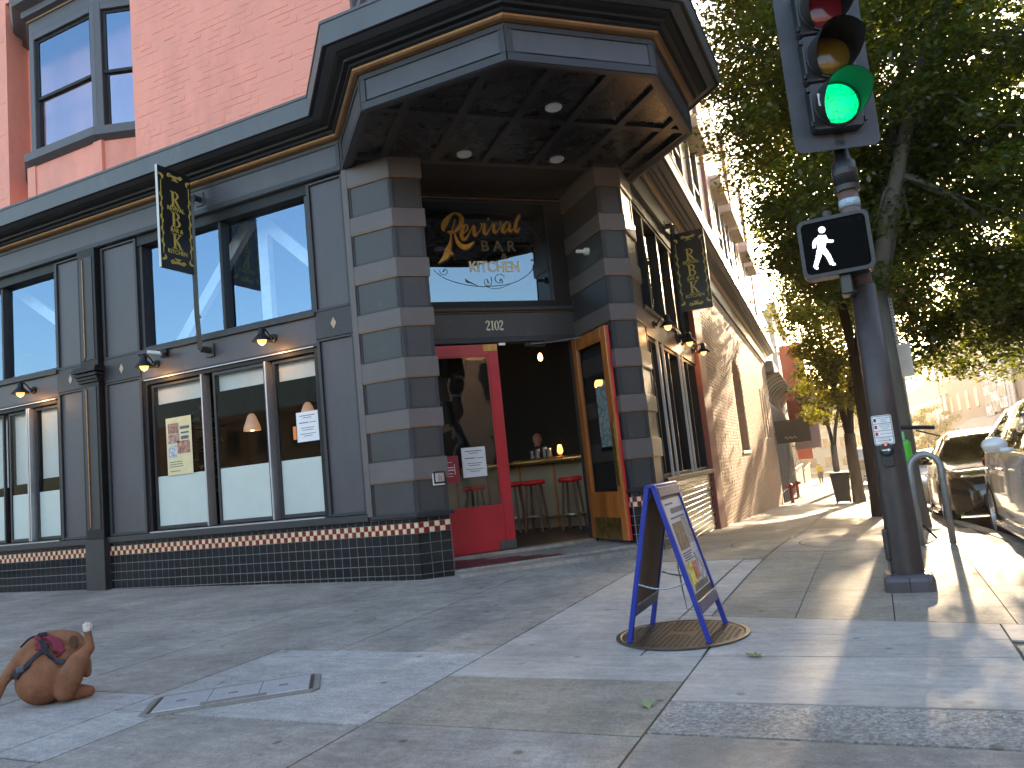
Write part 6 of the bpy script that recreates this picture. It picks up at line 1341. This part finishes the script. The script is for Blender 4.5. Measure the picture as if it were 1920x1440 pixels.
# grey arcaded shopfront beyond the brick wall
M_grey=mat('warm_grey_shopfront',(.22,.20,.18),.55,var=.12,scale=2); M_greyd=mat('shop_dark_glass',(.03,.03,.032),.1,var=.2)
f=RT; p=RT.P(36,0,-1.8); t=thing('arcade_shopfront','grey shopfront with slim columns and a ribbed cove, beyond the brick wall','building',p)
fbox('wall',M_grey,f,26.2,46,.55,1.2,-3.2,9.5,t); fbox('cornice',M_grey,f,26.2,46,-.35,1.0,4.4,4.95,t,bevel=.06); fbox('upper_band',M_grey,f,26.2,46,.1,.6,2.9,3.2,t,bevel=.03)
b=MB(); n=12
for i in range(n):
    a0,a1=math.pi/2*i/n,math.pi/2*(i+1)/n
    q=lambda a,u:f.P(u,.5-1.0*(1-math.cos(a)),3.2+1.2*math.sin(a)); b.quad(q(a0,26.2),q(a0,46),q(a1,46),q(a1,26.2))
b.build('cove',M_grey,t,smooth=True)
for k in range(12):
    u=26.6+k*1.7
    MB().tube([f.P(u,.46-1.0*(1-math.cos(math.pi/2*i/8)),3.2+1.2*math.sin(math.pi/2*i/8)) for i in range(9)],.05,6).build('cove_rib',M_grey,t)
    z=-1.3-.04*k; c_=MB().box(u-.16,u+.16,.1,.5,z-1.2,2.9,f).build('column',M_grey,t,bevel=.03); MB().box(u-.22,u+.22,.04,.54,z-1.2,z+.45,f).build('column_base',M_grey,c_,bevel=.03); MB().lathe([(0,-.16),(.11,-.11),(.16,0),(.11,.11),(0,.16)],f.P(u,-.02,1.9),12).build('globe_light',M_white,c_,smooth=True)
    if k<11: MB().box(u+.2,u+1.5,.45,.5,-1.6,2.7,f).build('shop_window',M_greyd,t)
o=RT.P(26.35,-.05,0); t=thing('projecting_sign','dark brown box sign with pale script projecting from the grey shopfront','sign',o)
MB().box(26.3,26.5,-1.45,-.02,1.25,2.25,RT).build('sign_box',mat('bronze_sign',(.06,.05,.04),.5),t,bevel=.02)
F=Fr(RT.P(26.29,-.73,0),RT.v*-1,RT.u*1); b=MB(); b.ribbon([(-.35+.06*k,1.47+.05*math.sin(k*2.1),.018) for k in range(9)],-.004,.0,F); b.build('script_lettering',M_paper,t)
# red standpipe
for k,(u,lab) in enumerate(((27.2,'small red standpipe on the brick corner, nearest'),(34.0,'red fire standpipe with twin outlets by the grey columns'))):
    p=RT.P(u,-.3,0); z=ground(p.x,p.y); t=thing('fire_standpipe',lab,'standpipe',(p.x,p.y,z)); Mr=mat('hydrant_red',(.42,.03,.025),.45)
    MB().lathe([(0,0),(.09,0),(.07,.05),(.07,.75),(.09,.8),(0,.86)],(p.x,p.y,z),12).build('pipe',Mr,t)
    for a in (-.14,.14): MB().tube([(p.x,p.y,z+.65),(p.x+a,p.y-.16,z+.72)],.06,10).build('outlet',Mr,t); MB().tube([(p.x+a,p.y-.16,z+.72),(p.x+a*1.2,p.y-.2,z+.73)],.075,10).build('cap',Mr,t)
def block(name,label,fr,u0,u1,h,m,win=None,floors=3,bay=3.0,v0=0,deep=14,zb=-4,cat='building',winm=None,base=0,group=None,ww=.5):
    p=fr.P((u0+u1)/2,v0,base); t=thing(name,label,cat,p,group); fbox('wall',m,fr,u0,u1,v0,v0+deep,zb,h,t); fbox('roof_cornice',m,fr,u0-.1,u1+.1,v0-.35,v0+.3,h-.1,h+.5,t,bevel=.05)
    if win:
        n=max(1,int((u1-u0)/bay)); fh=(h-base)/floors; wm=winm or M_greyd
        for j in range(floors):
            for i in range(n):
                a=u0+(i+.5)*(u1-u0)/n; z=base+j*fh+fh*.28; w=(u1-u0)/n*ww/2
                wd_=MB().box(a-w,a+w,v0-.04,v0+.02,z,z+fh*.5,fr).build('window',wm,t); MB().box(a-w-.08,a+w+.08,v0-.14,v0,z-.12,z,fr).build('sill',m,wd_)
    return t
block('far_building','white hazy building with dark windows farther down the left side',RT,48,66,11,mat('hazy_white_wall',(.45,.42,.37),.7),True,3,2.6,v0=.3,base=-1.6)
block('far_building','tan building at the far left end of the sunny street',RT,67,95,9,mat('tan_wall',(.40,.31,.22),.7),True,3,3.2,v0=.2,base=-2)
for k,(u,z0,z1,w,m_,lab) in enumerate(((40,2.2,7.2,1.3,(.62,.06,.025),'tall narrow orange-red banner above the grey shopfront'),(46.5,.2,1.1,.95,(.55,.12,.07),'faded red square sign past the tall banner'),(44,.9,4.6,1.6,(.30,.27,.26),'grey banner with pale numbers 2 0 4 0 beside the red banner'))):
    o=RT.P(u,-.8,z0); t=thing('street_banner',lab,'banner',o,'banners over the left pavement'); MB().box(u,u+.06,-.15-w,-.15,z0,z1,RT).build('cloth',mat('banner_%d'%k,m_,.7,var=.08),t); MB().box(u,u+.06,-.15-w,.5,z1,z1+.06,RT).build('banner_arm',M_black,t)
    if k==2:
        F=Fr(RT.P(u-.01,-.95,0),RT.v*-1,RT.u); b=MB()
        for q,s_ in enumerate('2040'): text_mesh(b,s_,.75,F,-.2,z1-.6-q*.8,0,.004,.01)
        b.build('numbers',M_paper,t)
block('far_building','hazy grey building closing the far end of the street',Fr((-14,150,0),(1,0,0),(0,1,0)),-8,16,10,mat('grey_end_wall',(.30,.26,.22),.8),True,4,3,base=-4)
# across the street: brown building with photo banner
XR=Fr(RT.P(0,-17.2,0),RT.u*-1,RT.v*-1)     # faces the street from the far side
M_rep=mat('rose_brown_stucco',(.40,.26,.20),.75,var=.1,scale=.8)
block('theatre_building','rose brown building across the street carrying a big photo banner','',0,0,0,None) if False else None
tb_=block('theatre_building','rose brown building across the street carrying a big photo banner',XR,-109,-46,14,M_rep,True,4,5.5,base=-1.5,winm=mat('pale_hazy_window',(.30,.20,.15),.3),ww=.3)
block('far_building','pale hazy building past the theatre on the right side',XR,-170,-110,12,mat('pale_far_wall',(.46,.38,.30),.7),True,3,3.5,base=-2.5,winm=MATS['pale_hazy_window'])
block('far_building','long low shop row across the street behind the parked cars',XR,-45.5,6,10,mat('cream_shop_wall',(.42,.35,.27),.7),True,2,3.5,base=0)
# photo banner + title banner on the theatre
def xr(px): return px
t=thing('photo_banner','tall panel of black and white photographs with a white title strip across the street','banner',XR.P(-70,-.4,2.5))
cols=[(.62,.62,.66),(.30,.27,.27),(.52,.52,.56),(.22,.19,.19),(.58,.57,.58),(.34,.30,.28)]
U0=-77.8; W_=3.2
for i in range(3):
    for j in range(5):
        u=U0+i*(W_+.12); z=2.2+j*.98+.25*i; MB().box(u,u+W_,-.28,-.2,z,z+.94,XR).build('photo_panel',mat('photo_panel_%d'%((i*5+j)%6),cols[(i*5+j)%6],.6,var=.9,scale=1.6),t)
MB().box(U0+10.4,U0+12.9,-.32,-.2,2.5,7.6,XR).build('title_strip',mat('pale_banner_cloth',(.66,.60,.62),.7,var=.04),t)
b=MB(); tmp=MB(); text_mesh(tmp,'BERKELEY REP',.62,LF,0,0,0,.005,.01); text_mesh(tmp,'RODA STAGE',.50,LF,4.0,0,0,.005,.0)
# letters run downwards, tops to the right
b.add([XR.P(U0+11.6+p[2]*1.6,-.335+p[1],6.0-p[0]*.62) for p in tmp.v],tmp.f)
b.build('title_lettering',mat('purple_grey_print',(.22,.18,.24),.7),t)
b=MB()
for k in range(4): b.box(U0-.1+k*3.4,U0+.0+k*3.4,-.2,0,2.1,7.4,XR)
b.build('banner_frame',M_black,t)
t=thing('shop_awning','grey sloping shop awning across the street above the dark sedan','awning',XR.P(-77,0,1.0)); b=MB(); b.add([XR.P(-89,0,2.3),XR.P(-64,0,2.3),XR.P(-64,-2.6,.9),XR.P(-89,-2.6,.9),XR.P(-89,-2.6,.45),XR.P(-64,-2.6,.45)],[(0,1,2,3),(3,2,5,4)]); b.build('canvas',mat('grey_awning_canvas',(.24,.22,.20),.8),t)
for u in (-88.8,-64.2): MB().tube([XR.P(u,0,.6),XR.P(u,-2.55,.6)],.03,6).build('awning_arm',M_black,t)
for k in range(3):
    u=-104-k*4.2; t=thing('street_banner',['white vertical banner with red mark across the street, nearest','white vertical banner across the street, middle of three','white vertical banner across the street, farthest'][k],'banner',XR.P(u,-.5,1),'white banners on the theatre'); MB().box(u,u+2.2,-.45,-.4,2.2,5.8,XR).build('cloth',mat('white_banner',(.60,.55,.56),.7,var=.05),t); MB().box(u-.05,u+2.25,-.45,0,5.8,5.88,XR).build('banner_arm',M_black,t)
# yellow crossing sign
px_,py_=7.0,74.5; zz=ground(xc(py_),py_)-.1; t=thing('crossing_warning_sign','yellow diamond pedestrian crossing sign down the street','sign',(px_,py_,zz)); MB().tube([(px_,py_,zz),(px_,py_,zz+2.6)],.04,8).build('post',M_galv,t)
ff=Fr((px_,py_-.05,zz+2.35),(1,0,0),(0,1,0)); MB().plate([(0,-.55),(.55,0),(0,.55),(-.55,0)],-.01,.01,ff).build('diamond_plate',mat('sign_yellow',(.80,.50,.02),.5,var=.05),t); MB().plate([(-.35,-1.05),(.35,-1.05),(.35,-.72),(-.35,-.72)],-.01,.01,ff).build('arrow_plate',MATS['sign_yellow'],t)
b=MB(); b.ribbon([(0,.2,.10),(0,.02,.12),(-.08,-.2,.06)],-.014,-.01,ff); b.ribbon([(0,.02,.08),(.1,-.2,.06)],-.014,-.01,ff); b.plate([(.0+.07*math.cos(a),.29+.07*math.sin(a)) for a in [k*.785 for k in range(8)]],-.014,-.01,ff); b.ribbon([(-.25,-.82,.05),(.2,-.95,.05)],-.014,-.01,ff); b.build('pedestrian_symbol',M_black,t)
# ------------------------------------------------------------------ behind the camera: the sunlit far side of the avenue (seen in the glass)
DG=Fr((24,-15,0),(-S2,-S2,0),(S2,-S2,0)); BK=Fr((0,-38,0),(-1,0,0),(0,-1,0))
block('avenue_building','sunlit peach building with red tiled roof, seen only as a reflection in the door glass',DG,-17,19,8.2,mat('peach_wall',(.52,.34,.21),.75,var=.06,scale=1),True,2,3.6,base=0,v0=0)
block('avenue_building','low cream building across the avenue reflected in the lower bar windows',BK,0,26,6.2,mat('cream_wall',(.16,.13,.10),.75,var=.06,scale=1),True,2,3.2,base=0,v0=1)
block('avenue_building','sandy brick building far left across the avenue, reflected in the blinds window',BK,28,60,7.4,mat('sandy_brick_wall',(.2,.15,.11),.75,var=.08,scale=1),True,2,3.2,base=0,v0=0)
bt=thing('red_tile_roof','red tiled roof edge of the peach building reflected in the door glass','roof',DG.P(0,0,8.7)); b=MB(); b.add([DG.P(-17.5,-.6,8.7),DG.P(19.5,-.6,8.7),DG.P(19.5,4,10.6),DG.P(-17.5,4,10.6)],[(3,2,1,0)]); b.build('tiles',mat('red_roof_tile',(.38,.10,.06),.7,var=.2,scale=4),bt)
tree('leafy tree across the avenue, seen only as a dark reflection in the red door glass',13.5,-11.5,.2,2.4,3,((13.5,-11.5,4.2),(2.2,2.2,2.2)),60,110,.16,17,group='trees across the avenue')
# ------------------------------------------------------------------ low sun haze in the street
hm=bpy.data.materials.new('street_haze'); hm.use_nodes=True; nt=hm.node_tree; nt.nodes.remove(nt.nodes['Principled BSDF']); pv=nt.nodes.new('ShaderNodeVolumePrincipled'); pv.inputs['Color'].default_value=(1,.88,.70,1); pv.inputs['Density'].default_value=HAZE; pv.inputs['Anisotropy'].default_value=.55; nt.links.new(pv.outputs[0],nt.nodes['Material Output'].inputs['Volume'])
hz=MB().box(-700,700,-700,800,-40,15.5).build('haze',hm,kind='stuff')
scn.cycles.volume_bounces=0; scn.cycles.volume_step_rate=4
